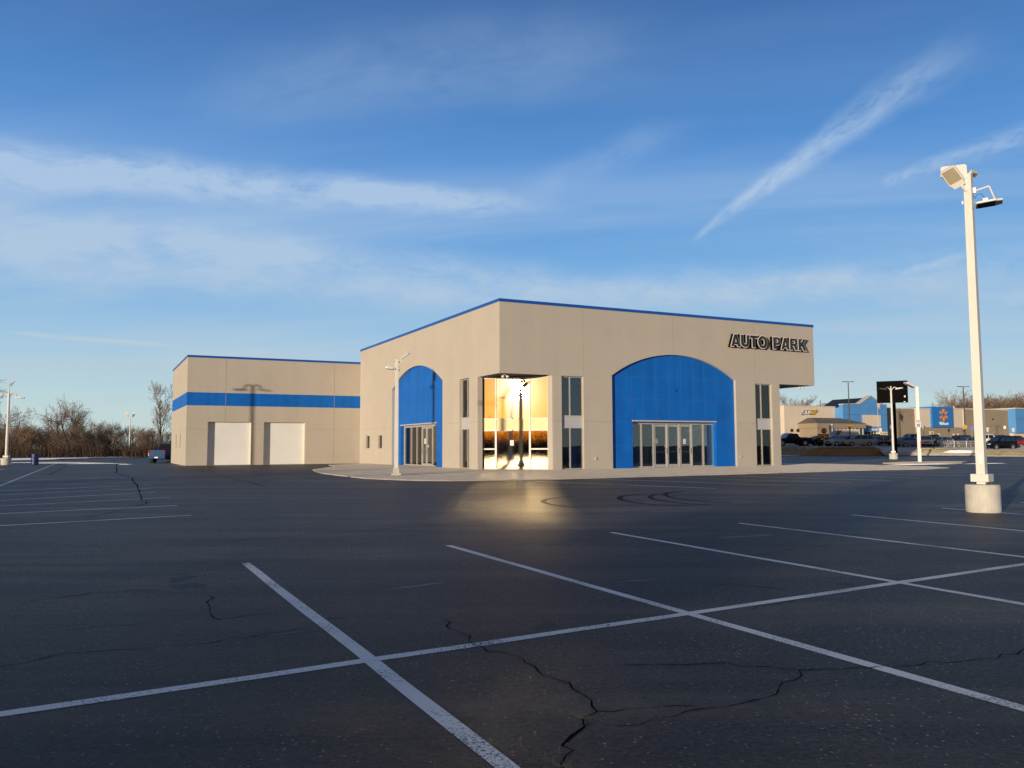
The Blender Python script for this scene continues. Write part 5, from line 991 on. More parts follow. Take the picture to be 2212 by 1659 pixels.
for u in (1.9, 3.55): MB().box(u - 0.35, -0.1, 4.15, u + 0.3, 0.0, 4.75).build('wall_notice', M['black'], S)
def walllamp(u, z, y): MB().obox((u, y, z), (0.16, 0, -0.10), (0, 0.14, 0), (0.05, 0, 0.09)).tube((u - 0.2, y + 0.15, z - 0.05), (u, y, z), 0.03).build('wall_light', M['white'], S)
walllamp(7.3, 5.45, -5.3); walllamp(18.9, 5.35, -2.2)
MB().box(67.3, 1.05, 7.3, 67.7, 1.2, 7.6).build('wall_light', M['black'], S)
for u in (29.6, 44.6): MB().box(u, 0.85, 3.0, u + 1.35, 0.98, 4.5).build('wall_poster', M['strim'], S); MB().box(u + 0.4, 0.80, 3.75, u + 0.95, 0.845, 4.3).build('poster_mark', M['sbrown'], S)
for u in (40.0, 47.5, 52.6, 54.2): MB().box(u, 0.80 if u > 40.2 else 1.05, 3.0, u + 0.5, 0.98 if u > 40.2 else 1.18, 4.0).build('wall_placard', M['strim'], S)
sign_text('Home', fS(1.1), 65.0, 66.2, 5.2, 5.55, 'strim', 0.08)
# roof clutter
for u, y, z, w in ((17.3, 14, 10.6, 0.5), (26.6, 14, 11.1, 0.9)): MB().box(u, y, 9.3, u + w, y + 1, z).build('roof_unit', M['steel'], S)

# ------------------------------------------------------------------ embankment, wall, pylon, lot furniture
rw = empty('retaining_wall', (44.6, 112.4, 0), math.atan2(-3.5, 8.2)); tag(rw, 'low brown block retaining wall below the parked minivan', 'wall')
rv_ = []; prof = [(-5.6, 0.12), (-4.6, 0.45), (-3.6, 0.95), (-2.6, 1.14), (4.4, 1.10), (5.0, 0.85), (5.3, 0.35)]
vs, fs = curve_mesh([[(-5.6, -0.1)] + prof + [(5.3, -0.1)]], 0.5); MB().add([(v[0], -v[2], v[1]) for v in vs], fs).build('block_face', M['rwall'], rw)
mb = MB()
for k in range(13):
    a = -2.7 + k * 0.56; mb.obox((a, 0.2, 1.15), (0.275, 0, 0), (0, 0.28, 0), (0, 0, 0.045))
mb.build('coping', M['rwall'], rw)
# concrete ramp down from the store lot
def on_bank(x, y):                                     # height of the made ground between lot and store lot
    return lotz(x, y)
rp = [(48.4, 107.6, 0.03), (57.0, 100.4, 0.03), (57.4, 104.0, 0.40), (56.0, 108.6, 0.95), (52.5, 113.0, 0.98), (49.2, 112.8, 0.97), (48.6, 109.5, 0.55)]
MB().add([(x, y, z + 0.06) for x, y, z in rp], [(0, 1, 2, 3, 4, 5, 6)]).build('concrete_ramp', M['concrete'], None)['kind'] = 'structure'
blob('snow', 56.7, 104.6, 2.3, 0.9, 0.42, 0.34, R_(-15), M['snow'], seed=5, rough=0.5); blob('snow', 58.4, 104.0, 1.2, 0.6, 0.50, 0.28, R_(-30), M['snow'], seed=6, rough=0.5)
blob('snow', 36.5, 116.4, 3.8, 0.35, 0.02, 0.08, R_(-32), M['snow'], seed=7); blob('dirt', 54.5, 106.8, 2.6, 1.4, 0.5, 0.45, R_(-30), M['grass'], seed=8, rough=0.5)
for i, (x, y) in enumerate([(57.2, 97.6), (62.9, 94.8), (64.6, 92.2)]): tag(MB().obox((x, y, 0.05), (0.28, 0.05, 0), (-0.03, 0.14, 0), (0, 0, 0.05)).build('kerb_stone', M['kerb'], None, bevel=0.02), ['pale loose stone by the road beside the tall light pole', 'pale broken kerb stone right of the tall light pole', 'small pale stone furthest along the grass edge'][i], 'stone')
py = empty('pylon_sign', (48.63, 105.4, 0.6), R_(-25)); tag(py, 'black pylon sign with a blank square panel on one thick leg', 'sign')
MB().box(-0.30, -0.3, -0.3, 0.30, 0.3, 6.3).build('leg', M['blackmatt'], py); MB().box(-1.85, -0.42, 6.22, 1.75, 0.42, 8.98).build('panel', M['blackmatt'], py)
MB().box(1.30, -0.46, 6.85, 1.46, -0.42, 7.08).box(1.22, -0.50, 6.24, 1.44, -0.42, 6.34).build('fixture', M['white'], py)
def tall_lamp(x, y, z, h, label):
    t = empty('lot_lamp', (x, y, z)); tag(t, label, 'light pole', 'dark light poles of the store lot')
    MB().lathe([(0.32, -0.3), (0.32, 0.75), (0.02, 0.76)], 20).build('concrete_base', M['polecon'], t)
    MB().tube((0, 0, 0.76), (0, 0, h), 0.10, 0.075, 10).build('pole', M['pole_dark'], t)
    for k in (-1, 1): MB().loft([[(k * 0.1, -0.06, h - 0.02), (k * 0.1, 0.06, h - 0.02), (k * 0.1, 0.06, h + 0.05), (k * 0.1, -0.06, h + 0.05)], [(k * 0.35, -0.16, h - 0.02), (k * 0.35, 0.16, h - 0.02), (k * 0.35, 0.16, h + 0.08), (k * 0.35, -0.16, h + 0.08)], [(k * 0.98, -0.16, h + 0.03), (k * 0.98, 0.16, h + 0.03), (k * 0.98, 0.16, h + 0.10), (k * 0.98, -0.16, h + 0.10)]]).build('lamp_head', M['pole_dark'], t)
    MB().tube((0, 0, h), (0, 0, h + 0.16), 0.05).build('cap', M['pole_dark'], t)
    s = MB().tube((-0.05, -0.12, 3.0), (-0.05, -0.16, 3.0), 0.34, 0.34, 20).build('row_marker', M['yellow'], t); MB().box(-0.16, -0.17, 2.86, -0.10, -0.165, 3.14).build('marker_letter', M['black'], s)
    return t
tall_lamp(57.1, 140, lotz(57.1, 140), 10.6, 'tall dark lamp pole in front of the blue grocery entrance'); tall_lamp(73.86, 135, lotz(73.8, 135), 9.55, 'tall dark lamp pole right of the blue spark panel')
def post_sign(name, x, y, z, h, label, plate_fn, cat='sign', group=None, r=0.035):
    t = empty(name, (x, y, z), R_(-24)); tag(t, label, cat, group); MB().tube((0, 0, -0.2), (0, 0, h), r, r, 8).build('post', M['steel'], t); plate_fn(t, h); return t
def stop(t, h):
    oc = [(0.40 * math.cos(R_(22.5 + 45 * i)), h - 0.38 + 0.40 * math.sin(R_(22.5 + 45 * i))) for i in range(8)]
    vs, fs = curve_mesh([oc], 0.02); p = MB().add([(v[0], -0.04 - v[2], v[1]) for v in vs], fs).build('sign_plate', M['red'], t)
    sign_text('STOP', lambda v: (v[0], -0.068 - v[2], v[1]), -0.28, 0.28, h - 0.48, h - 0.28, 'signwhite', 0.006, 0.02, 0, p, 'lettering')
post_sign('stop_sign', 45.2, 120, lotz(45.2, 120), 2.75, 'red octagonal stop sign in front of the shop windows', stop)
def plain(m, w, hh):
    def f(t, h): MB().box(-w / 2, -0.05, h - hh, w / 2, -0.03, h).build('sign_plate', M[m], t)
    return f
post_sign('traffic_sign', 53.0, 138, lotz(53, 138), 3.4, 'white blank traffic sign right of the stop sign', plain('signwhite', 0.36, 0.75))
post_sign('traffic_sign', 69.0, 150, lotz(69, 150), 3.35, 'blue parking sign between the grocery entrance and the pylon', plain('signblue', 0.95, 0.75))
post_sign('traffic_sign', 70.5, 127, lotz(70.5, 127), 3.05, 'pale blue parking sign by the end of the carts', plain('signblue', 0.55, 0.5))
post_sign('cart_return_post', 67.6, 117.5, lotz(67.6, 117.5), 2.9, 'thin pale post rising from the middle of the cart rail', plain('steel', 0.10, 0.1), cat='post')
post_sign('traffic_sign', 69.6, 140, lotz(69.6, 140), 3.2, 'white topped small sign under the blue spark panel', plain('signwhite', 0.36, 0.5))
post_sign('traffic_sign', 84.5, 142, lotz(84.5, 142), 3.2, 'white small sign before the right brown wall', plain('signwhite', 0.34, 0.5))
post_sign('stop_sign', 88.0, 141, lotz(88, 141), 2.6, 'stop sign seen from behind before the right brown wall', lambda t, h: MB().tube((0, -0.03, h - 0.35), (0, -0.05, h - 0.35), 0.4, 0.4, 8).build('sign_plate', M['steel'], t))
for i, (x, y) in enumerate([(70.3, 158), (73.4, 159), (78.6, 160.5), (86.0, 163), (90.0, 165), (93.5, 167), (96.5, 168), (103.5, 171), (109, 173)]):
    post_sign('bay_sign', x, y, lotz(x, y) - 0.2, 3.0, 'small pale accessible bay sign on a post along the store front', plain('strim', 0.42, 0.75), group='accessible bay signs along the store front')
# flag on the entrance roof
fl = empty('flagpole', (70.98, 160.5, 2), 0); tag(fl, 'flagpole with a limp flag at the right of the blue entrance', 'flag')
MB().tube((0, 0, 0), (0, 0, 9.3), 0.05, 0.03, 8).build('pole', M['steel'], fl)
g_ = []
for i in range(7):
    for k in range(9): g_.append((0.04 + 0.085 * i + 0.06 * math.sin(k), -0.05 + 0.10 * math.sin(i * 1.9 + k * 0.4), 8.25 - 0.19 * k - 0.10 * i))
ff = [(i * 9 + k, (i + 1) * 9 + k, (i + 1) * 9 + k + 1, i * 9 + k + 1) for i in range(6) for k in range(8)]
mf = bpy.data.materials.new('flag_cloth'); mf.use_nodes = True; t_ = mf.node_tree; co = t_.nodes.new('ShaderNodeTexCoord'); wv = t_.nodes.new('ShaderNodeTexWave'); wv.inputs['Scale'].default_value = 1.6; wv.bands_direction = 'X'; t_.links.new(co.outputs['Object'], wv.inputs['Vector'])
rp_ = t_.nodes.new('ShaderNodeValToRGB'); rp_.color_ramp.elements[0].color = (0.45, 0.05, 0.06, 1); rp_.color_ramp.elements[1].color = (0.7, 0.66, 0.62, 1); t_.links.new(wv.outputs[0], rp_.inputs[0]); t_.links.new(rp_.outputs[0], t_.nodes['Principled BSDF'].inputs['Base Color'])
fo = raw('flag_cloth', g_, ff, mf, fl); MB().obox((0.12, -0.03, 8.0), (0.10, 0.03, 0), (0, 0.06, 0), (0, 0, 0.28)).build('canton', M['signblue'], fl)
# shopping carts in a corral
def make_cart():
    t = empty('shopping_cart', (0, 0, 0)); m = MB(); r = 0.012
    top = [(-0.45, -0.27, 0.98), (0.45, -0.22, 0.92), (0.45, 0.22, 0.92), (-0.45, 0.27, 0.98)]; bt = [(-0.36, -0.2, 0.55), (0.40, -0.17, 0.60), (0.40, 0.17, 0.60), (-0.36, 0.2, 0.55)]
    for L_ in (top, bt):
        for a, b in zip(L_, L_[1:] + L_[:1]): m.tube(a, b, r, r, 5)
    for i in range(9):
        f = i / 8
        for s in (0, 3):
            A = Vector(top[s]).lerp(Vector(top[1 if s == 0 else 2]), f); Bq = Vector(bt[s]).lerp(Vector(bt[1 if s == 0 else 2]), f); m.tube(A, Bq, 0.007, 0.007, 4)
        A = Vector(bt[0]).lerp(Vector(bt[1]), f); Bq = Vector(bt[3]).lerp(Vector(bt[2]), f); m.tube(A, Bq, 0.007, 0.007, 4)
    m.build('basket', M['steel'], t); c = MB()
    for s in (-1, 1): c.path([(-0.55, s * 0.26, 1.04), (-0.42, s * 0.24, 0.55), (-0.38, s * 0.24, 0.18), (0.42, s * 0.20, 0.16)], 0.014, 6)
    c.tube((-0.38, -0.24, 0.18), (-0.38, 0.24, 0.18), 0.014); c.build('chassis', M['steel'], t)
    MB().tube((-0.55, -0.28, 1.04), (-0.55, 0.28, 1.04), 0.02).build('handle', M['signblue'], t)
    for x in (-0.38, 0.40):
        for s in (-1, 1): MB().tube((x, s * 0.22 - 0.015, 0.065), (x, s * 0.22 + 0.015, 0.065), 0.065, 0.065, 10).build('wheel', M['tyre'], t)
    return t
c0_ = make_cart(); cart_lab = 'grey wire shopping cart nested in the line pushed towards the corral'
for i in range(13):
    o = c0_ if i == 0 else copy_tree(c0_); x = 60.9 + i * 0.30; y = 116.9 - 0.02 * i; o.location = (x, y, lotz(x, y)); o.rotation_euler = (0, 0, R_(-4)); tag(o, cart_lab, 'shopping cart', 'shopping carts in the line')
cc = empty('cart_corral', (64.3, 116.2, lotz(64.3, 116.2)), R_(-4)); tag(cc, 'pale steel cart corral rail right of the worker', 'cart corral')
for yy in (-0.75, 1.5):
    m = MB()
    for z in (0.45, 0.95): m.tube((-2.6, yy, z), (4.0, yy, z), 0.03)
    m.build('rail', M['alu'], cc)
    for k in range(5): MB().tube((-2.6 + k * 1.65, yy, -0.1), (-2.6 + k * 1.65, yy, 1.02), 0.035).build('post', M['alu'], cc)
rk = empty('cart_corral', (57.9, 127.2, lotz(57.9, 127.2)), 0); tag(rk, 'pale hoop of a cart corral behind the retaining wall', 'cart corral')
for k in (-0.9, 0.9): MB().path([(k, 0, 0), (k, 0, 1.85), (k * 0.85, 0, 1.95)], 0.035).build('post', M['alu'], rk)
MB().tube((-0.78, 0, 1.95), (0.78, 0, 1.95), 0.035).build('top_rail', M['alu'], rk); MB().tube((-0.9, 0, 0.8), (0.9, 0, 0.8), 0.03).build('rail', M['alu'], rk)

# ------------------------------------------------------------------ the worker in the yellow vest
pe = empty('person', (59.75, 117.0, lotz(59.75, 117)), R_(-70)); tag(pe, 'person in a yellow safety vest and dark trousers pushing the carts', 'person')
def skinned(name, verts, edges, radii, m, parent, root=0, sub=1):
    me = bpy.data.meshes.new(name); me.from_pydata(verts, edges, []); o = bpy.data.objects.new(name, me); col.objects.link(o)
    md = o.modifiers.new('skin', 'SKIN'); sk = me.skin_vertices[0].data
    for i, r in enumerate(radii): sk[i].radius = (r, r) if not isinstance(r, tuple) else r; sk[i].use_root = (i == root)
    o.modifiers.new('sub', 'SUBSURF').levels = sub
    dg = bpy.context.evaluated_depsgraph_get(); m2 = bpy.data.meshes.new_from_object(o.evaluated_get(dg)); bpy.data.objects.remove(o)
    m2.materials.clear(); m2.materials.append(m)
    for p in m2.polygons: p.use_smooth = True
    o = bpy.data.objects.new(name, m2); col.objects.link(o); o.parent = parent; return o
# local: x sideways, y facing, z up; one leg forward, arms reaching to the cart handle
bvz = [(0, 0, 0.95), (0, 0.01, 1.15), (0, 0.02, 1.36), (0, 0.03, 1.50), (0, 0.05, 1.60), (0, 0.06, 1.72),                      # pelvis, waist, chest, neck, head
       (0.10, 0, 0.90), (0.11, 0.16, 0.50), (0.11, 0.14, 0.09), (0.12, 0.28, 0.045), (-0.10, 0, 0.90), (-0.11, -0.06, 0.50), (-0.11, -0.22, 0.12), (-0.12, -0.10, 0.045),
       (0.19, 0.02, 1.40), (0.23, 0.12, 1.15), (0.20, 0.36, 1.08), (0.20, 0.43, 1.07), (-0.19, 0.02, 1.40), (-0.23, 0.12, 1.15), (-0.20, 0.36, 1.08), (-0.20, 0.43, 1.07)]
bed = [(0, 1), (1, 2), (2, 3), (3, 4), (4, 5), (0, 6), (6, 7), (7, 8), (8, 9), (0, 10), (10, 11), (11, 12), (12, 13), (2, 14), (14, 15), (15, 16), (16, 17), (2, 18), (18, 19), (19, 20), (20, 21)]
brd = [0.13, 0.125, 0.145, 0.055, 0.085, 0.075, 0.09, 0.06, 0.045, 0.035, 0.09, 0.06, 0.045, 0.035, 0.055, 0.042, 0.032, 0.035, 0.055, 0.042, 0.032, 0.035]
for hnd, sgn in ((17, 1), (21, -1)):
    hx, hy, hz = bvz[hnd]
    for k in range(4):
        a = len(bvz); off = (k - 1.5) * 0.021; bvz += [(hx + off, hy + 0.055, hz + 0.005), (hx + off, hy + 0.085 - 0.006 * abs(k - 1), hz - 0.02)]; bed += [(hnd, a), (a, a + 1)]; brd += [0.009, 0.008]
    a = len(bvz); bvz += [(hx - sgn * 0.045, hy + 0.02, hz - 0.015), (hx - sgn * 0.05, hy + 0.055, hz - 0.03)]; bed += [(hnd, a), (a, a + 1)]; brd += [0.010, 0.009]
skinned('body', bvz, bed, brd, M['skin'], pe)
skinned('trousers', [(0, 0, 0.98), (0.10, 0, 0.90), (0.11, 0.16, 0.50), (0.11, 0.14, 0.10), (-0.10, 0, 0.90), (-0.11, -0.06, 0.50), (-0.11, -0.22, 0.13)], [(0, 1), (1, 2), (2, 3), (0, 4), (4, 5), (5, 6)], [0.15, 0.105, 0.078, 0.066, 0.105, 0.078, 0.066], M['navy'], pe)
skinned('jacket', [(0, 0.0, 1.0), (0, 0.015, 1.2), (0, 0.02, 1.40), (0.19, 0.02, 1.40), (0.23, 0.12, 1.15), (0.20, 0.34, 1.08), (-0.19, 0.02, 1.40), (-0.23, 0.12, 1.15), (-0.20, 0.34, 1.08)], [(0, 1), (1, 2), (2, 3), (3, 4), (4, 5), (2, 6), (6, 7), (7, 8)], [0.15, 0.145, 0.16, 0.07, 0.056, 0.045, 0.07, 0.056, 0.045], M['navy'], pe)
skinned('vest', [(0, 0.0, 0.93), (0, 0.015, 1.2), (0, 0.02, 1.44)], [(0, 1), (1, 2)], [0.185, 0.175, 0.19], M['vest'], pe)
MB().lathe([(0.115, 1.655), (0.118, 1.70), (0.105, 1.76), (0.06, 1.80), (0.005, 1.815)], 16, (0, 0.055)).build('beanie', M['navy'], pe, True)
for s in (-1, 1):
    MB().obox((s * 0.115, 0.20 if s > 0 else -0.16, 0.05), (0.05, 0, 0), (0, 0.14, 0), (0, 0, 0.05)).build('shoe', M['black'], pe, bevel=0.02)
    MB().obox((s * 0.035, 0.143, 1.645), (0.012, 0, 0), (0, 0.006, 0), (0, 0, 0.008)).build('eye', M['black'], pe)
MB().add([(0.014, 0.14, 1.61), (-0.014, 0.14, 1.61), (0, 0.165, 1.612), (0, 0.14, 1.65)], [(0, 1, 2), (0, 2, 3), (1, 3, 2)]).build('nose', M['skin'], pe)

# ------------------------------------------------------------------ bare trees
class TreeB:
    def __init__(s, seed): s.r = random.Random(seed); s.tv, s.tf, s.cv, s.cf = [], [], [], []
    def seg(s, p, q, r0, r1, thick):
        v, f, n = (s.tv, s.tf, 5) if thick else (s.cv, s.cf, 3)
        d = q - p
        if d.length < 1e-6: return
        d.normalize(); a = d.orthogonal().normalized(); b = d.cross(a); o = len(v)
        for c, r in ((p, r0), (q, r1)):
            for i in range(n): t = 6.2832 * i / n; v.append(tuple(c + (a * math.cos(t) + b * math.sin(t)) * r))
        for i in range(n): j = (i + 1) % n; f.append((o + i, o + j, o + n + j, o + n + i))
    def branch(s, p, d, L, r, lev, P):
        R = s.r; k = 4 if lev < 2 else 3; q = p.copy(); pts = [(p.copy(), r)]
        for i in range(k):
            d = (d + Vector((R.gauss(0, 1), R.gauss(0, 1), R.gauss(0, 0.7))) * P['wob'] * (1 + 0.3 * lev) + Vector((0, 0, P['trop']))).normalized()
            q2 = q + d * (L / k); r2 = max(P['rmin'], r * (1 - 0.62 * (i + 1) / k)); s.seg(q, q2, pts[-1][1], r2, r > P['rt']); q = q2; pts.append((q.copy(), r2))
        if lev >= P['lev']: return
        nb = P['nb'][lev]
        for i in range(nb):
            f = P['f0'][lev] + (1 - P['f0'][lev]) * (i + R.random()) / nb; f = min(f, 0.999); a = int(f * k); u = f * k - a
            pp = pts[a][0].lerp(pts[a + 1][0], u); rr_ = pts[a][1] + (pts[a + 1][1] - pts[a][1]) * u; dd = (pts[a + 1][0] - pts[a][0]).normalized()
            az = R.uniform(0, 6.283); ax = dd.orthogonal().normalized(); ax = (ax * math.cos(az) + dd.cross(ax) * math.sin(az)); an = R_(R.uniform(*P['ang'][lev]))
            nd_ = (dd * math.cos(an) + ax * math.sin(an)).normalized()
            s.branch(pp, nd_, L * R.uniform(*P['len'][lev]) * (1.15 - 0.45 * f), max(P['rmin'], rr_ * P['rk']), lev + 1, P)
SPREAD = dict(wob=0.13, trop=0.05, rmin=0.011, rt=0.05, lev=4, nb=[6, 6, 6, 5], f0=[0.25, 0.25, 0.2, 0.15], ang=[(28, 60), (28, 60), (25, 65), (25, 70)], len=[(0.7, 1.0), (0.5, 0.75), (0.45, 0.7), (0.4, 0.65)], rk=0.62)
UPRIGHT = dict(wob=0.07, trop=0.09, rmin=0.011, rt=0.05, lev=4, nb=[11, 6, 6, 4], f0=[0.22, 0.15, 0.2, 0.15], ang=[(22, 42), (22, 45), (25, 50), (25, 60)], len=[(0.30, 0.52), (0.45, 0.7), (0.45, 0.7), (0.4, 0.6)], rk=0.55)
MULTI = dict(wob=0.12, trop=0.06, rmin=0.010, rt=0.045, lev=3, nb=[7, 7, 7], f0=[0.2, 0.2, 0.15], ang=[(20, 50), (25, 60), (25, 65)], len=[(0.5, 0.85), (0.45, 0.7), (0.4, 0.65)], rk=0.6)
def grow(seed, P, h, r, stems=1):
    T = TreeB(seed)
    for i in range(stems):
        a = T.r.uniform(0, 6.28); l = 0.0 if stems == 1 else T.r.uniform(0.12, 0.45)
        T.branch(Vector((math.cos(a) * 0.15 * (stems > 1), math.sin(a) * 0.15 * (stems > 1), -0.1)), Vector((math.cos(a) * l, math.sin(a) * l, 1)).normalized(), h * T.r.uniform(0.85, 1.05), r, 0, P)
    top = max(v[2] for v in T.cv); k = 1.0
    return T
def tree_obj(name, T, loc, label, group=None, sc_=1.0, rz=0.0):
    t = empty(name, loc, rz); tag(t, label, 'tree', group); raw('trunk', T.tv, T.tf, M['bark'], t); raw('crown', T.cv, T.cf, M['twig'], t); t.scale = (sc_,) * 3
    return t
KINDS = [grow(11, SPREAD, 4.6, 0.17), grow(12, SPREAD, 5.0, 0.18), grow(13, MULTI, 4.4, 0.10, 5), grow(14, MULTI, 4.0, 0.09, 6), grow(15, UPRIGHT, 8.6, 0.17)]
HT = [max(v[2] for v in T.cv) for T in KINDS]
TL = 'bare brown tree in the thicket beyond the snowy lot edge'; TG = 'bare trees of the thicket on the left'
protos = {}
def plant(k, x, y, h, label=TL, group=TG, z=0.0):
    s = h / HT[k]; rz = rnd.uniform(0, 6.28)
    if k not in protos: protos[k] = tree_obj('bare_tree', KINDS[k], (x, y, z), label, group, s, rz); o = protos[k]
    else:
        o = copy_tree(protos[k]); o.location = (x, y, z); o.rotation_euler = (0, 0, rz); o.scale = (s, s, s); o['label'] = label
        if group: o['group'] = group
        elif 'group' in o: del o['group']
    return o
def az_at(px, D): return (px - 512) / F_PX * D          # sideways metres for a bearing at distance D
tt = plant(4, -58.2, 137, 12.8, 'tall upright bare tree close to the garage wing', None); tt.scale = (tt.scale.x * 0.72, tt.scale.y * 0.72, tt.scale.z); plant(2, -74.8, 139.5, 10.8, 'tall many-stemmed bare tree between the two left light poles', None)
plant(1, -68.0, 99.5, 12.0, 'bare tree at the left picture edge with drooping branches', None); plant(0, -83.5, 137, 8.6, 'rounded bare tree behind the twin-arm light pole', None)
r3 = random.Random(21)
for i in range(22):
    D_ = 136 + 16 * r3.random(); px = -30 + 235 * (i + r3.random() * 0.9) / 26; plant(r3.choice([0, 1, 2, 3, 2, 3]), az_at(px, D_), D_, r3.uniform(4.6, 6.8))
for i in range(9):
    D_ = 165 + 25 * r3.random(); px = -30 + 240 * (i + r3.random()) / 14; plant(r3.choice([0, 1, 3]), az_at(px, D_), D_, r3.uniform(5.6, 8.0))
for i in range(20):
    D_ = 236 + 34 * r3.random(); px = 957 + 95 * (i + r3.random()) / 20; plant(r3.choice([0, 1, 2]), az_at(px, D_), D_, (0.0661 * D_ + 1.4) * r3.uniform(0.86, 1.04) * (1.0 if px > 930 else 0.9), 'tall bare tree behind the store roof on the right', 'bare trees behind the store', 0.0)
plant(0, 77.5, 232, 16.6, 'single bare tree behind the cream end of the store', None); plant(1, 69.0, 236, 14.0, 'low bare tree top at the soffit of the showroom', None)
ev = MB(); r4_ = random.Random(5)                        # small dark conifer in the thicket
for k in range(900):
    z = r4_.random() ** 0.8 * 3.6; rad = (1 - z / 3.8) * 1.25 * r4_.random() ** 0.4; a = r4_.uniform(0, 6.28); p = Vector((rad * math.cos(a), rad * math.sin(a), z + 0.3)); q = Vector((math.cos(a), math.sin(a), -0.35)) * 0.4; w = Vector((-math.sin(a), math.cos(a), 0.2)) * 0.09
    ev.add([p - w, p + w, p + q], [(0, 1, 2)])
ce = empty('conifer', (-56.6, 141, 0)); tag(ce, 'small dark evergreen in the thicket behind the pole with two floodlights', 'tree'); raw('crown', ev.v, ev.f, M['evergreen'], ce); MB().tube((0, 0, -0.1), (0, 0, 3.2), 0.09, 0.03).build('trunk', M['bark'], ce)
def brush(name, pts, n, hmin, hmax, seed, m='twigdark', kind='stuff', spread=4.0, wmul=1.0):
    R = random.Random(seed); vs = []; fs = []
    for i in range(n):
        f = R.random() * (len(pts) - 1); k = int(f); u = f - k; x = pts[k][0] + (pts[k + 1][0] - pts[k][0]) * u; y = pts[k][1] + (pts[k + 1][1] - pts[k][1]) * u
        dx, dy = pts[k + 1][0] - pts[k][0], pts[k + 1][1] - pts[k][1]; L_ = math.hypot(dx, dy); nx, ny = -dy / L_, dx / L_; o_ = R.random() * spread
        x += nx * o_ + R.gauss(0, 0.3); y += ny * o_ + R.gauss(0, 0.3)
        cl = 0.55 + 0.45 * math.sin(x * 0.9 + 1.3 * math.sin(y * 0.5)) * math.sin(x * 0.33 + y * 0.2); h = R.uniform(hmin, hmax) * (0.55 + 0.6 * cl) * (0.5 + 0.5 * o_ / spread)
        a = R.uniform(0, 6.28); ln = R.gauss(0, 0.35) * h; w = R.uniform(0.012, 0.035) * wmul; b = len(vs)
        px, py = math.cos(a) * w, math.sin(a) * w; mx_, my_ = ln * 0.35 * math.cos(a + 1), ln * 0.35 * math.sin(a + 1)
        vs += [(x - px, y - py, -0.05), (x + px, y + py, -0.05), (x + mx_ - px * 0.7, y + my_ - py * 0.7, h * 0.55), (x + mx_ + px * 0.7, y + my_ + py * 0.7, h * 0.55), (x + ln * math.cos(a + 1), y + ln * math.sin(a + 1), h)]
        fs += [(b, b + 1, b + 3, b + 2), (b + 2, b + 3, b + 4)]
        for q in range(3):
            t = R.uniform(0.35, 0.8); c = len(vs); ex, ey, ez = x + mx_ * t * 1.6, y + my_ * t * 1.6, h * t; l2 = h * R.uniform(0.2, 0.4); a2 = R.uniform(0, 6.28)
            vs += [(ex - 0.008 * wmul, ey, ez), (ex + 0.008 * wmul, ey + 0.008 * wmul, ez), (ex + l2 * 0.7 * math.cos(a2), ey + l2 * 0.7 * math.sin(a2), ez + l2 * 0.8)]; fs.append((c, c + 1, c + 2))
    return tag(raw(name, vs, fs, M[m]), kind=kind)
brush('undergrowth', [(-46, 150), (-57, 140.5), (-65, 132.8), (-78, 126.5), (-88, 122), (-120, 106)], 7000, 1.0, 4.0, 31, spread=9)
brush('undergrowth', [(-40, 180), (-75, 160), (-110, 140)], 5000, 3.0, 5.5, 32, spread=12, wmul=1.4)
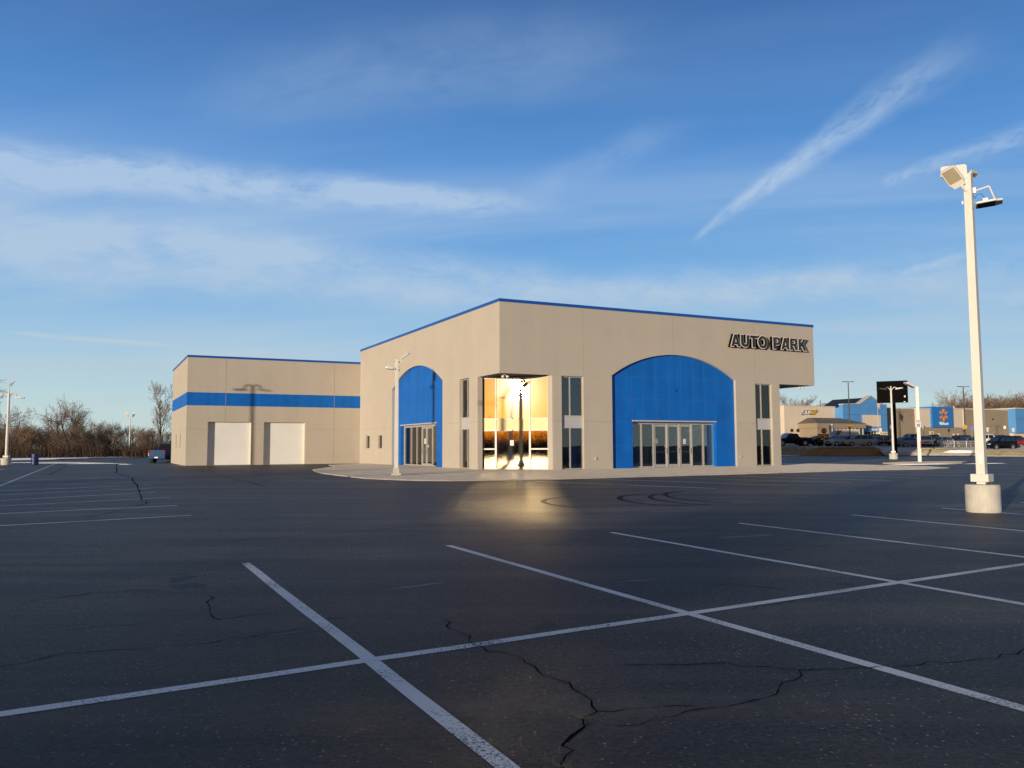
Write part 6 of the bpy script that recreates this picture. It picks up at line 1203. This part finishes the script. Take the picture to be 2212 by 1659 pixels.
# woods behind the camera, between the lot and the setting sun: seen mirrored in the entrance glass, and throwing the long shade
TV = []; TF = []; base = 0; r5 = random.Random(77); ax_ = Vector((0.809, -0.588)); sx = Vector((-0.588, -0.809))
for i in range(64):
    k = r5.choice([0, 1, 2, 3, 2]); T = KINDS[k]; s_ = r5.uniform(-95, 95); o_ = 58 + 16 * r5.random(); p = ax_ * s_ + sx * o_ ; h = r5.uniform(4.2, 6.2) * (1.35 if r5.random() < 0.2 else 1); s = h / HT[k]; a = r5.uniform(0, 6.28)
    for vv, ff_ in ((T.tv, T.tf), (T.cv, T.cf)):
        A = np.array(vv, dtype=np.float32) * s; c, sn = math.cos(a), math.sin(a); Bm = A.copy(); Bm[:, 0] = A[:, 0] * c - A[:, 1] * sn + p.x; Bm[:, 1] = A[:, 0] * sn + A[:, 1] * c + p.y
        TV.append(Bm); TF.append(np.array(ff_, dtype=np.int32) + base); base += len(Bm)
V_ = np.concatenate(TV); F_ = np.concatenate(TF); me = bpy.data.meshes.new('woods'); me.vertices.add(len(V_)); me.vertices.foreach_set('co', V_.ravel()); me.loops.add(F_.size); me.loops.foreach_set('vertex_index', F_.ravel())
me.polygons.add(len(F_)); me.polygons.foreach_set('loop_start', np.arange(0, F_.size, 4, dtype=np.int32)); me.polygons.foreach_set('loop_total', np.full(len(F_), 4, dtype=np.int32)); me.update(); me.validate(); me.materials.append(M['twig'])
o = bpy.data.objects.new('woods', me); col.objects.link(o); tag(o, kind='stuff')
wp = [ax_ * s_ + sx * 57.5 for s_ in (95, 40, 0, -40, -95)]
brush('undergrowth', [(p.x, p.y) for p in wp], 15000, 2.6, 4.9, 41, spread=15, wmul=4.0, m='twigdark')

# ------------------------------------------------------------------ utility poles and their wires
def upole(x, y, h, label):
    t = empty('utility_pole', (x, y, 0), R_(-24)); tag(t, label, 'utility pole', None); MB().tube((0, 0, 0), (0, 0, h), 0.17, 0.11, 8).build('pole', M['wood'], t)
    MB().box(-1.1, -0.06, h - 1.5, 1.1, 0.06, h - 1.36).build('crossarm', M['wood'], t); MB().tube((-0.35, 0, h - 3.2), (-0.35, 0, h - 2.4), 0.22, 0.22, 12).build('transformer', M['steel'], t); MB().tube((0.1, 0, h - 3.0), (0.8, 0, h - 3.3), 0.04).build('service_arm', M['steel'], t)
    return t
upole(89.6, 240, 14.5, 'wooden utility pole behind the cream end of the store'); upole(128.7, 240, 15.1, 'wooden utility pole behind the blue spark panel')
for i, (z0, z1) in enumerate([(12.9, 13.6), (11.0, 11.8)]):
    P = [Vector((89.6 + 39.1 * k / 16, 240, z0 + (z1 - z0) * k / 16 - 1.3 * (1 - (k / 8 - 1) ** 2))) for k in range(17)]
    tag(MB().path(P, 0.022, 4).build('power_line', M['black']), ['upper sagging power line between the two utility poles', 'lower sagging power line between the two utility poles'][i], 'wire')
